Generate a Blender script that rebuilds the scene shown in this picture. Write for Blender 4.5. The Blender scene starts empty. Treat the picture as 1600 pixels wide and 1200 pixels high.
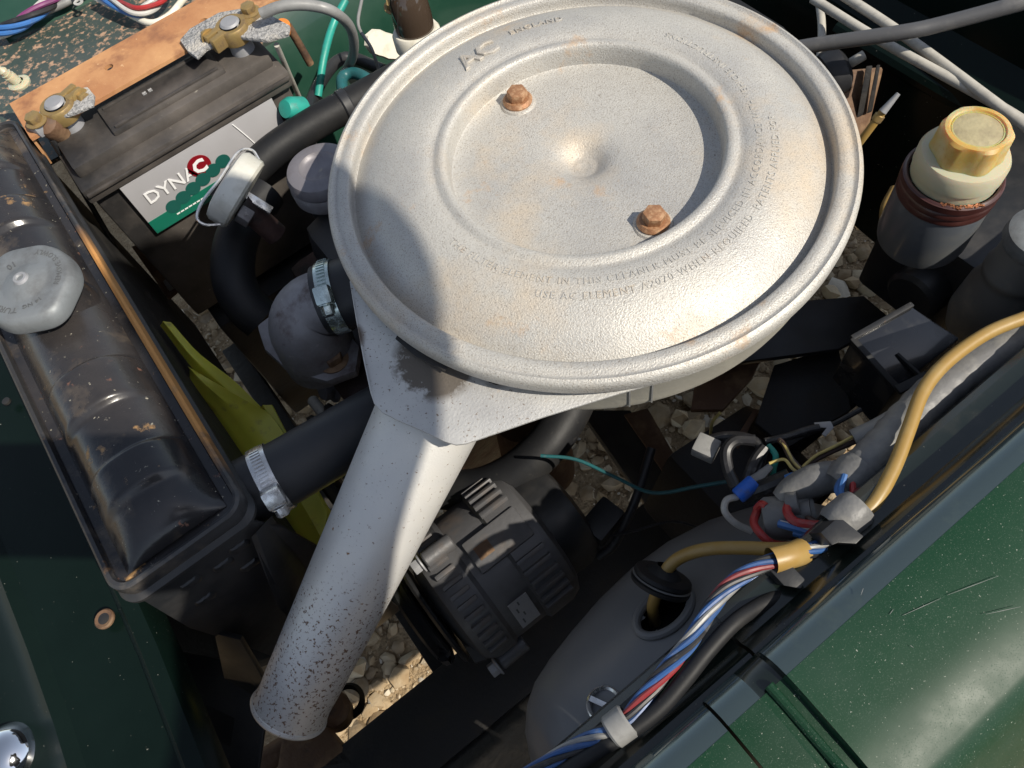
import bpy, bmesh, math, random
from mathutils import Vector, Matrix
from math import sin, cos, pi, radians, atan2
random.seed(7)
S = bpy.context.scene
COL = S.collection

# ------------------------------------------------------------------ camera
# world frame = the car: X to the rear, Y to the far side, Z up, origin at the middle of the air cleaner's rim
FPX = 1200.0
n = Vector((-0.128, -0.464, -0.877)).normalized()                   # "up" seen in camera axes (x right, y down, z ahead)
u_ = Vector((0, -1, 0)); Yo = (u_ - u_.dot(n) * n).normalized(); Xo = Yo.cross(n)
TH = radians(40.78)
AX = (cos(TH) * Xo + sin(TH) * Yo); AY = (-sin(TH) * Xo + cos(TH) * Yo); AZ = n
ctr = 0.452 * Vector(((911.5 - 800) / FPX, (240 - 600) / FPX, 1.0))
def c2w(v): return Vector((AX.dot(v), AY.dot(v), AZ.dot(v)))
CAM = c2w(-ctr)
def P(px, py, z):
    """place in the car that lies at height z on the sight line of a point of the photograph"""
    d = c2w(Vector(((px - 800) / FPX, (py - 600) / FPX, 1.0)))
    return CAM + d * ((z - CAM.z) / d.z)
cam = bpy.data.cameras.new('camera'); cam.sensor_width = 36.0; cam.lens = 36.0 * FPX / 1600.0
cam.clip_start = 0.01; cam.clip_end = 200
co = bpy.data.objects.new('camera', cam); COL.objects.link(co); S.camera = co
r_, u2, b_ = c2w(Vector((1, 0, 0))), c2w(Vector((0, -1, 0))), c2w(Vector((0, 0, -1)))
co.matrix_world = Matrix(((r_.x, u2.x, b_.x, CAM.x), (r_.y, u2.y, b_.y, CAM.y), (r_.z, u2.z, b_.z, CAM.z), (0, 0, 0, 1)))
S.render.resolution_x = 1024; S.render.resolution_y = 768

# ------------------------------------------------------------------ light
EL = radians(47); SH = Vector((0.45, -0.893, 0)).normalized()
SUN = Vector((SH.x * cos(EL), SH.y * cos(EL), sin(EL)))
w = bpy.data.worlds.new('World'); S.world = w; w.use_nodes = True
nt = w.node_tree; bg = nt.nodes['Background']; sk = nt.nodes.new('ShaderNodeTexSky')
sk.sky_type = 'NISHITA'; sk.sun_disc = False; sk.sun_elevation = EL; sk.sun_rotation = atan2(SUN.x, SUN.y)
sk.air_density = 1.0; sk.dust_density = 0.6
hs = nt.nodes.new('ShaderNodeHueSaturation'); hs.inputs['Saturation'].default_value = 0.6
nt.links.new(sk.outputs[0], hs.inputs['Color']); nt.links.new(hs.outputs[0], bg.inputs[0]); bg.inputs[1].default_value = 0.12
sl = bpy.data.lights.new('sun', 'SUN'); sl.energy = 4.7; sl.angle = radians(0.53); sl.color = (1.0, 0.925, 0.80)
so = bpy.data.objects.new('sun', sl); COL.objects.link(so); so.rotation_euler = SUN.to_track_quat('Z', 'Y').to_euler()
S.view_settings.view_transform = 'Standard'; S.view_settings.look = 'None'; S.view_settings.gamma = 1
S.view_settings.exposure = 0.32
S.render.engine = 'CYCLES'; S.cycles.max_bounces = 8

# ------------------------------------------------------------------ materials
def mat(name, col, rough=0.5, metal=0.0, layers=(), bump=None, coat=0.0, rvar=0.0, trans=0.0, sss=0.0, spec=0.5, spot=None):
    """layers: (colour, scale, lo, hi, roughness or None, detail); bump: (scale, strength, distance)"""
    m = bpy.data.materials.new(name); m.use_nodes = True; t = m.node_tree; N = t.nodes; L = t.links
    b = N['Principled BSDF']; tc = N.new('ShaderNodeTexCoord')
    b.inputs['Metallic'].default_value = metal; b.inputs['Roughness'].default_value = rough
    b.inputs['Coat Weight'].default_value = coat; b.inputs['Coat Roughness'].default_value = 0.06
    b.inputs['Transmission Weight'].default_value = trans
    b.inputs['Specular IOR Level'].default_value = spec
    if sss: b.inputs['Subsurface Weight'].default_value = sss; b.inputs['Subsurface Scale'].default_value = 0.01
    c4 = (*col, 1); b.inputs['Base Color'].default_value = c4
    cur = None; rc = None; mc = None
    def noise(sc, det=4, rg=0.6, off=0.0):
        q = N.new('ShaderNodeTexNoise'); q.inputs['Scale'].default_value = sc; q.inputs['Detail'].default_value = det
        q.inputs['Roughness'].default_value = rg
        mp = N.new('ShaderNodeMapping'); mp.inputs['Location'].default_value = (off, off * 1.7, off * 0.6)
        L.new(tc.outputs['Object'], mp.inputs[0]); L.new(mp.outputs[0], q.inputs['Vector']); return q.outputs[0]
    def ramp(src, lo, hi):
        q = N.new('ShaderNodeMapRange'); q.inputs[1].default_value = lo; q.inputs[2].default_value = hi
        L.new(src, q.inputs[0]); return q.outputs[0]
    for i, ly in enumerate(layers):
        lc, sc, lo, hi = ly[:4]; lr = ly[4] if len(ly) > 4 else None; det = ly[5] if len(ly) > 5 else 4
        f = ramp(noise(sc, det, 0.65, 3.1 * i), lo, hi)
        if len(ly) > 6 and ly[6]:                                   # kept inside a ball: (centre, radius)
            ctr_, rad_ = ly[6]
            d = N.new('ShaderNodeVectorMath'); d.operation = 'DISTANCE'; d.inputs[1].default_value = ctr_
            L.new(tc.outputs['Object'], d.inputs[0])
            g = ramp(d.outputs['Value'], rad_, rad_ * 0.35)
            mu = N.new('ShaderNodeMath'); mu.operation = 'MULTIPLY'; L.new(f, mu.inputs[0]); L.new(g, mu.inputs[1])
            f = ramp(mu.outputs[0], 0.16, 0.46)
        mx = N.new('ShaderNodeMix'); mx.data_type = 'RGBA'
        L.new(f, mx.inputs[0])
        if cur: L.new(cur, mx.inputs[6])
        else: mx.inputs[6].default_value = c4
        mx.inputs[7].default_value = (*lc, 1); cur = mx.outputs[2]
        if lr is not None:
            mr = N.new('ShaderNodeMix'); L.new(f, mr.inputs[0])
            if rc: L.new(rc, mr.inputs[2])
            else: mr.inputs[2].default_value = rough
            mr.inputs[3].default_value = lr; rc = mr.outputs[0]
            if metal > 0:
                mm = N.new('ShaderNodeMix'); L.new(f, mm.inputs[0])
                if mc: L.new(mc, mm.inputs[2])
                else: mm.inputs[2].default_value = metal
                mm.inputs[3].default_value = metal * 0.2; mc = mm.outputs[0]
    if cur: L.new(cur, b.inputs['Base Color'])
    if rvar:
        f = ramp(noise(60, 5, 0.6, 9), 0.3, 0.7)
        ad = N.new('ShaderNodeMath'); ad.operation = 'MULTIPLY_ADD'; L.new(f, ad.inputs[0]); ad.inputs[1].default_value = rvar
        if rc: L.new(rc, ad.inputs[2])
        else: ad.inputs[2].default_value = rough
        rc = ad.outputs[0]
    if rc: L.new(rc, b.inputs['Roughness'])
    if mc: L.new(mc, b.inputs['Metallic'])
    if bump:
        bl = bump if isinstance(bump, list) else [bump]; prev = None
        for k, (sc, st, di) in enumerate(bl):
            bn = N.new('ShaderNodeBump'); bn.inputs['Strength'].default_value = st; bn.inputs['Distance'].default_value = di
            L.new(noise(sc, 3, 0.55, 5 + k), bn.inputs['Height'])
            if prev: L.new(prev, bn.inputs['Normal'])
            prev = bn.outputs[0]
        L.new(prev, b.inputs['Normal'])
    return m

RUST = (0.30, 0.12, 0.035)
M = {}
M['silver'] = mat('silver_paint', (0.47, 0.455, 0.42), 0.43, 0.26,
    [((0.36, 0.355, 0.345), 8, 0.44, 0.68, None, 8), ((0.47, 0.37, 0.255), 10, 0.52, 0.76, 0.55, 8), ((0.25, 0.22, 0.185), 1300, 0.52, 0.68, None, 3), ((0.42, 0.24, 0.10), 22, 0.62, 0.76, 0.7, 9), ((0.15, 0.13, 0.11), 120, 0.70, 0.75, 0.7, 6)],
    [(1000, 0.50, 0.0009), (60, 0.10, 0.001)], rvar=0.14)
M['silver2'] = mat('silver_paint_speckled', (0.62, 0.605, 0.57), 0.38, 0.28,
    [((0.54, 0.54, 0.535), 12, 0.40, 0.70, None, 4), ((0.17, 0.11, 0.075), 480, 0.645, 0.69, 0.7, 4), ((0.16, 0.10, 0.065), 460, 0.55, 0.64, 0.75, 5, ((-0.062, -0.052, -0.04), 0.110)), ((0.24, 0.13, 0.06), 130, 0.67, 0.71, 0.8, 6)],
    [(900, 0.3, 0.0006), (45, 0.12, 0.0015)], rvar=0.12)
M['bolt'] = mat('rusty_brown_bolt', (0.30, 0.15, 0.075), 0.55, 0.35, [((0.44, 0.28, 0.16), 260, 0.45, 0.7, 0.6), ((0.14, 0.07, 0.04), 150, 0.6, 0.75, 0.8)], (500, 0.5, 0.0006))
M['tank'] = mat('worn_black_tank_paint', (0.014, 0.014, 0.016), 0.14, 0.0,
    [((0.036, 0.032, 0.031), 9, 0.40, 0.66, 0.26, 8), ((0.17, 0.13, 0.09), 14, 0.53, 0.76, 0.45, 10), ((0.40, 0.23, 0.09), 34, 0.63, 0.70, 0.75, 9), ((0.21, 0.095, 0.06), 55, 0.65, 0.69, 0.7, 6), ((0.36, 0.33, 0.26), 260, 0.68, 0.73, 0.7, 3)],
    [(350, 0.14, 0.0006)], rvar=0.10)
M['seam'] = mat('worn_black_seam', (0.03, 0.03, 0.032), 0.32, 0.0, [((0.12, 0.10, 0.08), 25, 0.5, 0.68, 0.5, 5), ((0.46, 0.22, 0.065), 22, 0.25, 0.45, 0.75, 5, ((0.10, -0.06, 0), 0.15)), ((0.34, 0.18, 0.07), 30, 0.62, 0.70, 0.7, 6)], (300, 0.3, 0.001), rvar=0.1)
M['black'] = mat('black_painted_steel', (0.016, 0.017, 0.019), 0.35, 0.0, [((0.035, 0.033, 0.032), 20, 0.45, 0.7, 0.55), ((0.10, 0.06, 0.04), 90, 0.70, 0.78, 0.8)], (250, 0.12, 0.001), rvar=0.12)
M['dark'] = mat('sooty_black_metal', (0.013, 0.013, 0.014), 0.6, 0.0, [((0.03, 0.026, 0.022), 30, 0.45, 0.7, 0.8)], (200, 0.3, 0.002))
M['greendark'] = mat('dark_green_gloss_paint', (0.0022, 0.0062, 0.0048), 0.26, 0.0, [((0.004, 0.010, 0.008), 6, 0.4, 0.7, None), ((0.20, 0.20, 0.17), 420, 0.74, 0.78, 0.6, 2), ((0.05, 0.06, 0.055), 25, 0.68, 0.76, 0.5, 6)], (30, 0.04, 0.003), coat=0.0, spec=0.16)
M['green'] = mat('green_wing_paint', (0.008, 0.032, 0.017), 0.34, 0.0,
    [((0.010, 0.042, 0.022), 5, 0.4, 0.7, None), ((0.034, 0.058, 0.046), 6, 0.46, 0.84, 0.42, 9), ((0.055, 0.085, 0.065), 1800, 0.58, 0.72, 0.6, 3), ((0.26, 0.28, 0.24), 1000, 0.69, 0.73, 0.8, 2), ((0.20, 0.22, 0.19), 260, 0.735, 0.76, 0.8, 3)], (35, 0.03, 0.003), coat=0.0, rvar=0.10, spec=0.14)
M['edgesheen'] = mat('green_edge_paint_sky_sheen', (0.07, 0.10, 0.105), 0.15, 0.55, [((0.05, 0.07, 0.06), 30, 0.56, 0.74, 0.35, 6)], (40, 0.03, 0.002), coat=0.6)  # sky reflection on the rolled edge put into a paler blue-grey base colour
M['gutter'] = mat('green_gutter_paint_shaded', (0.006, 0.010, 0.008), 0.22, 0.0, [((0.03, 0.028, 0.022), 18, 0.5, 0.75, 0.45, 6), ((0.14, 0.13, 0.10), 300, 0.72, 0.77, 0.7, 2)], (40, 0.05, 0.002), coat=0.3)  # the wing's green paint with the gutter's shade put into the colour
M['rubber'] = mat('black_rubber', (0.014, 0.015, 0.018), 0.42, 0.0, [((0.024, 0.024, 0.026), 18, 0.4, 0.7, 0.55)], (160, 0.08, 0.001), rvar=0.08)
M['rubber2'] = mat('dusty_black_rubber', (0.010, 0.0105, 0.012), 0.5, 0.0, [((0.018, 0.0175, 0.017), 22, 0.45, 0.7, 0.6), ((0.05, 0.046, 0.042), 120, 0.66, 0.76, 0.7, 4)], (220, 0.12, 0.001), rvar=0.1, spec=0.3)
M['plastic'] = mat('grey_black_bowl_plastic', (0.135, 0.14, 0.146), 0.38, 0.0, [((0.17, 0.171, 0.171), 9, 0.42, 0.7, 0.5)], (90, 0.05, 0.002), rvar=0.08)
M['batt'] = mat('battery_black_plastic', (0.020, 0.019, 0.019), 0.40, 0.0, [((0.115, 0.10, 0.088), 8, 0.40, 0.70, 0.6, 7), ((0.22, 0.20, 0.17), 160, 0.70, 0.76, 0.7, 3)], (300, 0.12, 0.0008), rvar=0.1)
M['rustbar'] = mat('orange_rusty_bar', (0.36, 0.165, 0.07), 0.75, 0.0, [((0.50, 0.27, 0.12), 14, 0.42, 0.66, None, 8), ((0.24, 0.105, 0.05), 30, 0.54, 0.68, None, 9), ((0.16, 0.125, 0.105), 10, 0.58, 0.72, None, 7), ((0.58, 0.37, 0.20), 220, 0.66, 0.74, None, 4)], (240, 0.25, 0.001))
M['felt'] = mat('grey_felt', (0.36, 0.355, 0.35), 0.95, 0.0, [((0.22, 0.22, 0.22), 320, 0.45, 0.6, None, 3), ((0.48, 0.45, 0.40), 30, 0.55, 0.7, None)], (500, 0.9, 0.003), spec=0.1)
M['brass'] = mat('dirty_brass', (0.36, 0.25, 0.10), 0.45, 0.6, [((0.15, 0.10, 0.05), 90, 0.45, 0.65, 0.6, 6), ((0.42, 0.20, 0.08), 35, 0.62, 0.72, 0.7)], (220, 0.2, 0.001))
M['lead'] = mat('grey_lead', (0.30, 0.305, 0.315), 0.5, 0.35, [((0.26, 0.26, 0.28), 60, 0.45, 0.7, 0.6)], (200, 0.25, 0.001))
M['speck'] = mat('green_panel_speckled_with_rust', (0.030, 0.050, 0.042), 0.55, 0.0, [((0.060, 0.072, 0.066), 12, 0.4, 0.7, None), ((0.36, 0.23, 0.15), 150, 0.53, 0.62, 0.85, 5)], (150, 0.3, 0.0015))
M['cast'] = mat('grey_cast_aluminium', (0.24, 0.235, 0.245), 0.5, 0.45, [((0.13, 0.115, 0.115), 22, 0.45, 0.66, 0.65, 8), ((0.07, 0.045, 0.038), 40, 0.56, 0.70, 0.8, 8), ((0.33, 0.32, 0.31), 90, 0.64, 0.72, 0.6, 4)], [(220, 0.25, 0.001), (40, 0.15, 0.002)], rvar=0.1)
M['capmetal'] = mat('pale_grey_cap_metal', (0.19, 0.205, 0.215), 0.52, 0.35, [((0.10, 0.105, 0.11), 50, 0.45, 0.66, 0.6, 8), ((0.30, 0.24, 0.14), 25, 0.66, 0.76, 0.7)], (300, 0.15, 0.0008), rvar=0.1)
M['engrave'] = mat('dark_grime_in_lettering', (0.085, 0.09, 0.095), 0.7)
M['chrome'] = mat('bright_chrome', (0.78, 0.79, 0.80), 0.07, 1.0, [((0.45, 0.45, 0.45), 30, 0.62, 0.78, 0.2)])
M['steel'] = mat('bright_zinc_steel', (0.66, 0.66, 0.65), 0.25, 0.9, [((0.42, 0.41, 0.40), 120, 0.45, 0.7, 0.35)], (300, 0.08, 0.0008))
M['zinc'] = mat('greenish_zinc_steel', (0.55, 0.64, 0.62), 0.22, 0.9, [((0.36, 0.42, 0.42), 120, 0.45, 0.7, 0.35)])
M['yellow'] = mat('yellow_fan_plastic', (0.47, 0.46, 0.045), 0.45, 0.0, [((0.36, 0.34, 0.04), 14, 0.45, 0.7, 0.5), ((0.25, 0.22, 0.06), 60, 0.62, 0.75, 0.6)], (120, 0.06, 0.001), sss=0.15)
M['ysleeve'] = mat('yellow_rubber_sleeve', (0.29, 0.18, 0.048), 0.42, 0.0, [((0.32, 0.225, 0.085), 30, 0.45, 0.7, None), ((0.22, 0.13, 0.04), 80, 0.66, 0.76, 0.6)], (200, 0.1, 0.001))
M['tape'] = mat('grey_loom_tape', (0.13, 0.13, 0.13), 0.5, 0.0, [((0.20, 0.195, 0.18), 40, 0.45, 0.65, 0.6), ((0.06, 0.06, 0.06), 25, 0.6, 0.72, 0.5)], (130, 0.5, 0.0015))
M['amber'] = mat('amber_plastic', (0.44, 0.29, 0.070), 0.5, 0.0, [((0.46, 0.38, 0.20), 45, 0.42, 0.66, 0.5), ((0.36, 0.20, 0.05), 70, 0.6, 0.75, 0.5)], (200, 0.06, 0.001), sss=0.7)
M['cream'] = mat('cream_translucent_plastic', (0.42, 0.40, 0.29), 0.4, 0.0, [((0.44, 0.40, 0.26), 40, 0.5, 0.7, 0.5)], (150, 0.06, 0.001), sss=0.4)
M['maroon'] = mat('dark_maroon_plastic', (0.045, 0.014, 0.012), 0.4, 0.0, [((0.08, 0.03, 0.025), 40, 0.5, 0.7, 0.5)], coat=0.2)
M['engine'] = mat('maroon_black_engine_paint', (0.030, 0.016, 0.015), 0.6, 0.0, [((0.07, 0.035, 0.028), 20, 0.5, 0.7, 0.7), ((0.012, 0.012, 0.012), 40, 0.55, 0.7, 0.5)], (120, 0.4, 0.003))
M['brown'] = mat('brown_rusty_steel', (0.12, 0.065, 0.035), 0.7, 0.0, [((0.24, 0.15, 0.08), 30, 0.5, 0.68, 0.8), ((0.03, 0.02, 0.018), 25, 0.58, 0.7, 0.6)], (200, 0.4, 0.002))
M['white'] = mat('off_white_plastic', (0.66, 0.63, 0.54), 0.5, 0.0, [((0.50, 0.46, 0.36), 60, 0.5, 0.7, 0.6)])
M['label'] = mat('silver_grey_label_print', (0.42, 0.415, 0.43), 0.35, 0.25, [((0.36, 0.355, 0.37), 14, 0.4, 0.6, 0.4)])
M['lgreen'] = mat('green_label_print', (0.006, 0.13, 0.085), 0.35)
M['lgreen2'] = mat('dark_green_label_print', (0.010, 0.085, 0.070), 0.35)
M['lred'] = mat('dark_red_label_print', (0.20, 0.006, 0.012), 0.3)
M['lwhite'] = mat('white_label_print', (0.75, 0.75, 0.75), 0.35)
M['lgrey'] = mat('grey_label_print', (0.17, 0.165, 0.17), 0.35)
M['glass'] = mat('dark_brown_glass', (0.05, 0.035, 0.025), 0.05, 0.0, coat=0.5)
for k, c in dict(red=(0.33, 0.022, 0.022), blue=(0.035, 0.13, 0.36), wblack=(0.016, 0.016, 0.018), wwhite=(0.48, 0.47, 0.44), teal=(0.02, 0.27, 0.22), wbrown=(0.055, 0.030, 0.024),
                 wyellow=(0.45, 0.36, 0.12), wgrey=(0.22, 0.22, 0.215), tealdark=(0.015, 0.10, 0.11), orange=(0.62, 0.20, 0.03), purple=(0.18, 0.03, 0.13), blueconn=(0.02, 0.12, 0.55), rod=(0.42, 0.40, 0.355), wgreen=(0.02, 0.16, 0.07), blue_shade=(0.022, 0.075, 0.22), red_shade=(0.20, 0.018, 0.022)).items():  # last two: blue and red darkened to paint in the wing loom's shade
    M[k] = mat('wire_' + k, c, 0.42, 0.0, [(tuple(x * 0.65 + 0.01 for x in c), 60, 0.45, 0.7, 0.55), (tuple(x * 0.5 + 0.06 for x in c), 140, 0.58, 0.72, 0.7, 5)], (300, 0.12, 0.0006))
M['rodgrey'] = mat('dark_grey_rod_paint', (0.085, 0.085, 0.088), 0.42, 0.1, [((0.14, 0.135, 0.13), 40, .5, .7, .5)], (200, .1, .001))
M['sand'] = mat('sandy_soil', (0.27, 0.195, 0.115), 0.95, 0.0, [((0.38, 0.29, 0.18), 40, 0.45, 0.65, None, 8), ((0.16, 0.115, 0.07), 120, 0.55, 0.70, None, 5)], [(150, 0.8, 0.01)], spec=0.1)
M['stone'] = mat('pale_gravel_stone', (0.38, 0.30, 0.195), 0.85, 0.0, [((0.50, 0.43, 0.32), 35, 0.45, 0.62, None, 2), ((0.24, 0.165, 0.095), 28, 0.52, 0.66, None, 2)], (200, 0.4, 0.003), spec=0.2)
_m = M['stone']; _t = _m.node_tree; _g = _t.nodes.new('ShaderNodeNewGeometry'); _r = _t.nodes.new('ShaderNodeValToRGB')
for _i, (_p, _c) in enumerate(((0.0, (0.13, 0.085, 0.045)), (0.35, (0.28, 0.195, 0.105)), (0.65, (0.38, 0.28, 0.165)), (0.9, (0.48, 0.40, 0.28)), (1.0, (0.62, 0.58, 0.50)))):
    _e = _r.color_ramp.elements[_i] if _i < 2 else _r.color_ramp.elements.new(_p)
    _e.position = _p; _e.color = (*_c, 1)
_x = _t.nodes.new('ShaderNodeMix'); _x.data_type = 'RGBA'; _x.inputs[0].default_value = 0.65
_b = _t.nodes['Principled BSDF']; _o = _b.inputs['Base Color'].links[0].from_socket
_t.links.new(_g.outputs['Random Per Island'], _r.inputs[0]); _t.links.new(_o, _x.inputs[6]); _t.links.new(_r.outputs[0], _x.inputs[7]); _t.links.new(_x.outputs[2], _b.inputs['Base Color'])
M['jacket'] = mat('navy_jacket_cloth', (0.03, 0.035, 0.05), 0.9)
M['skin'] = mat('skin', (0.45, 0.27, 0.19), 0.5, sss=0.1)
M['copper'] = mat('bare_copper_strands', (0.60, 0.26, 0.14), 0.35, 0.8)

# ------------------------------------------------------------------ geometry helpers (all in car coordinates)
def V(x, y, z): return Vector((x, y, z))
def join(*gs):
    v = []; f = []
    for g in gs:
        o = len(v); v += list(g[0]); f += [tuple(i + o for i in q) for q in g[1]]
    return v, f
def box(c, s, rot=None, bev=0.0):
    v = [Vector((x * s[0] / 2, y * s[1] / 2, z * s[2] / 2)) for x in (-1, 1) for y in (-1, 1) for z in (-1, 1)]
    if rot is not None: v = [rot @ q for q in v]
    g = ([q + Vector(c) for q in v], [(0, 1, 3, 2), (4, 6, 7, 5), (0, 4, 5, 1), (2, 3, 7, 6), (0, 2, 6, 4), (1, 5, 7, 3)])
    return bevel(g, bev) if bev else g
def bevel(g, wd, seg=2, ang=30):
    bm = bmesh.new(); vs = [bm.verts.new(v) for v in g[0]]
    for f in g[1]:
        try: bm.faces.new([vs[i] for i in f])
        except ValueError: pass
    bmesh.ops.recalc_face_normals(bm, faces=bm.faces)
    es = [e for e in bm.edges if len(e.link_faces) == 2 and e.calc_face_angle(0) > radians(ang)]
    bmesh.ops.bevel(bm, geom=es, offset=wd, segments=seg, affect='EDGES', profile=0.6, clamp_overlap=True)
    bm.verts.index_update(); r = ([v.co.copy() for v in bm.verts], [tuple(v.index for v in f.verts) for f in bm.faces]); bm.free(); return r
def prism(pts, vec, bev=0.0):
    pts = [Vector(p) for p in pts]; k = len(pts); vec = Vector(vec)
    v = pts + [p + vec for p in pts]
    f = [tuple(range(k)), tuple(range(2 * k - 1, k - 1, -1))] + [(i, i + k, (i + 1) % k + k, (i + 1) % k) for i in range(k)]
    return bevel((v, f), bev) if bev else (v, f)
def smooth(pts, k=6):
    pts = [Vector(p) for p in pts]
    if len(pts) < 3: return [pts[0].lerp(pts[1], i / k) for i in range(k + 1)]
    q = [2 * pts[0] - pts[1]] + pts + [2 * pts[-1] - pts[-2]]; o = []
    for i in range(1, len(q) - 2):
        a, b, c, d = q[i - 1:i + 3]
        for j in range(k):
            t = j / k; o.append(0.5 * ((2 * b) + (c - a) * t + (2 * a - 5 * b + 4 * c - d) * t * t + (3 * b - a - 3 * c + d) * t ** 3))
    o.append(pts[-1]); return o
def frames(path):
    T = [((path[min(i + 1, len(path) - 1)] - path[max(i - 1, 0)]).normalized()) for i in range(len(path))]
    a = Vector((0, 0, 1)) if abs(T[0].z) < 0.9 else Vector((1, 0, 0))
    N = (a - a.dot(T[0]) * T[0]).normalized(); out = []
    for t in T:
        N = (N - N.dot(t) * t).normalized(); out.append((t, N, t.cross(N)))
    return out
def sweep(path, r, seg=12, cap=True, sx=1.0, sy=1.0):
    path = [Vector(p) for p in path]; k = len(path)
    if not hasattr(r, '__len__'): r = [r] * k
    elif len(r) != k:
        n_ = len(r) - 1; r = [r[min(int(n_ * i / (k - 1)), n_ - 1)] + (r[min(int(n_ * i / (k - 1)), n_ - 1) + 1] - r[min(int(n_ * i / (k - 1)), n_ - 1)]) * (n_ * i / (k - 1) - min(int(n_ * i / (k - 1)), n_ - 1)) for i in range(k)]
    v = []; f = []
    for p, (t, a, b), rr in zip(path, frames(path), r):
        v += [p + rr * (sx * cos(2 * pi * j / seg) * a + sy * sin(2 * pi * j / seg) * b) for j in range(seg)]
    for i in range(k - 1):
        f += [(i * seg + j, i * seg + (j + 1) % seg, (i + 1) * seg + (j + 1) % seg, (i + 1) * seg + j) for j in range(seg)]
    if cap: f += [tuple(range(seg - 1, -1, -1)), tuple((k - 1) * seg + j for j in range(seg))]
    return v, f
def basis(ax):
    ax = Vector(ax).normalized(); a = Vector((1, 0, 0)) if abs(ax.x) < 0.9 else Vector((0, 1, 0))
    e1 = (a - a.dot(ax) * ax).normalized(); return e1, ax.cross(e1), ax
def lathe(prof, o=(0, 0, 0), ax=(0, 0, 1), seg=48, fn=None, close=False):
    """prof: (radius, height) along the axis; fn(angle) scales the radius"""
    e1, e2, e3 = basis(ax); o = Vector(o); v = []; f = []; m = []
    for r, h in prof:
        if r < 1e-6: m.append([len(v)]); v.append(o + h * e3)
        else:
            m.append(list(range(len(v), len(v) + seg)))
            for j in range(seg):
                a = 2 * pi * j / seg; rr = r * (fn(a, r, h) if fn else 1)
                v.append(o + rr * (cos(a) * e1 + sin(a) * e2) + h * e3)
    for i in range(len(m) - 1):
        A, B = m[i], m[i + 1]
        for j in range(seg):
            k = (j + 1) % seg
            if len(A) == 1 and len(B) == 1: continue
            if len(A) == 1: f.append((A[0], B[k], B[j]))
            elif len(B) == 1: f.append((A[j], A[k], B[0]))
            else: f.append((A[j], A[k], B[k], B[j]))
    return v, f
def cyl(a, b, r, seg=20, bev=0.0):
    a, b = Vector(a), Vector(b); h = (b - a).length; e = bev
    pr = [(0, 0), (r - e, 0), (r, e), (r, h - e), (r - e, h), (0, h)] if e else [(0, 0), (r, 0), (r, h), (0, h)]
    return lathe(pr, a, b - a, seg)
def grid(rows):
    """rows of equally many points -> a sheet"""
    k = len(rows[0]); v = [Vector(p) for r in rows for p in r]
    return v, [(i * k + j, i * k + j + 1, (i + 1) * k + j + 1, (i + 1) * k + j) for i in range(len(rows) - 1) for j in range(k - 1)]
def solid(g, vec):
    """give a sheet thickness along vec"""
    v, f = g; vec = Vector(vec); k = len(v); ed = {}
    for q in f:
        for i in range(len(q)):
            a, b = q[i], q[(i + 1) % len(q)]; ed.setdefault((min(a, b), max(a, b)), []).append((a, b))
    F = list(f) + [tuple(i + k for i in reversed(q)) for q in f] + [(b, a, a + k, b + k) for e in ed.values() if len(e) == 1 for a, b in e]
    return list(v) + [p + vec for p in v], F
def hexhead(o, ax, r, h, fl=0.0, rot=0.0):
    e1, e2, e3 = basis(ax); o = Vector(o)
    ring = lambda rr, z: [o + rr * (cos(rot + pi / 3 * j) * e1 + sin(rot + pi / 3 * j) * e2) + z * e3 for j in range(6)]
    top = prism(ring(r, fl * 0.8), e3 * h, r * 0.12)
    return join(top, lathe([(0, 0), (r * 1.35, 0), (r * 1.35, fl * 0.5), (r * 1.05, fl), (0, fl)], o, ax, 24)) if fl else top

ORG = {}
def obj(name, g, m, parent=None, label=None, cat=None, group=None, kind=None, sharp=35, org=None):
    v, f = g
    if org is None:
        lo = Vector((min(p.x for p in v), min(p.y for p in v), min(p.z for p in v))); hi = Vector((max(p.x for p in v), max(p.y for p in v), max(p.z for p in v)))
        org = Vector(((lo.x + hi.x) / 2, (lo.y + hi.y) / 2, lo.z if parent is None else (lo.z + hi.z) / 2))
    me = bpy.data.meshes.new(name); me.from_pydata([tuple(p - org) for p in v], [], f); me.update()
    bm = bmesh.new(); bm.from_mesh(me); bmesh.ops.recalc_face_normals(bm, faces=bm.faces); bm.to_mesh(me); bm.free()
    me.materials.append(M[m] if isinstance(m, str) else m)
    me.polygons.foreach_set('use_smooth', [True] * len(me.polygons)); me.set_sharp_from_angle(angle=radians(sharp))
    o = bpy.data.objects.new(name, me); COL.objects.link(o)
    if parent: o.parent = parent; o.location = org - ORG[parent.name]
    else: o.location = org
    ORG[o.name] = org.copy()
    if label: o['label'] = label
    if cat: o['category'] = cat
    if group: o['group'] = group
    if kind: o['kind'] = kind
    return o
def thing(name, loc, label, cat, group=None):
    o = bpy.data.objects.new(name, None); COL.objects.link(o); o.location = Vector(loc); o.empty_display_size = 0.02
    ORG[o.name] = Vector(loc); o['label'] = label; o['category'] = cat
    if group: o['group'] = group
    return o
def dup(o, at, parent=None):
    """another piece of the same mesh, its origin at the car coordinate at"""
    c = o.copy(); COL.objects.link(c); p = parent or o.parent
    c.parent = p; c.location = Vector(at) - (ORG[p.name] if p else Vector((0, 0, 0))); ORG[c.name] = Vector(at); return c
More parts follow.
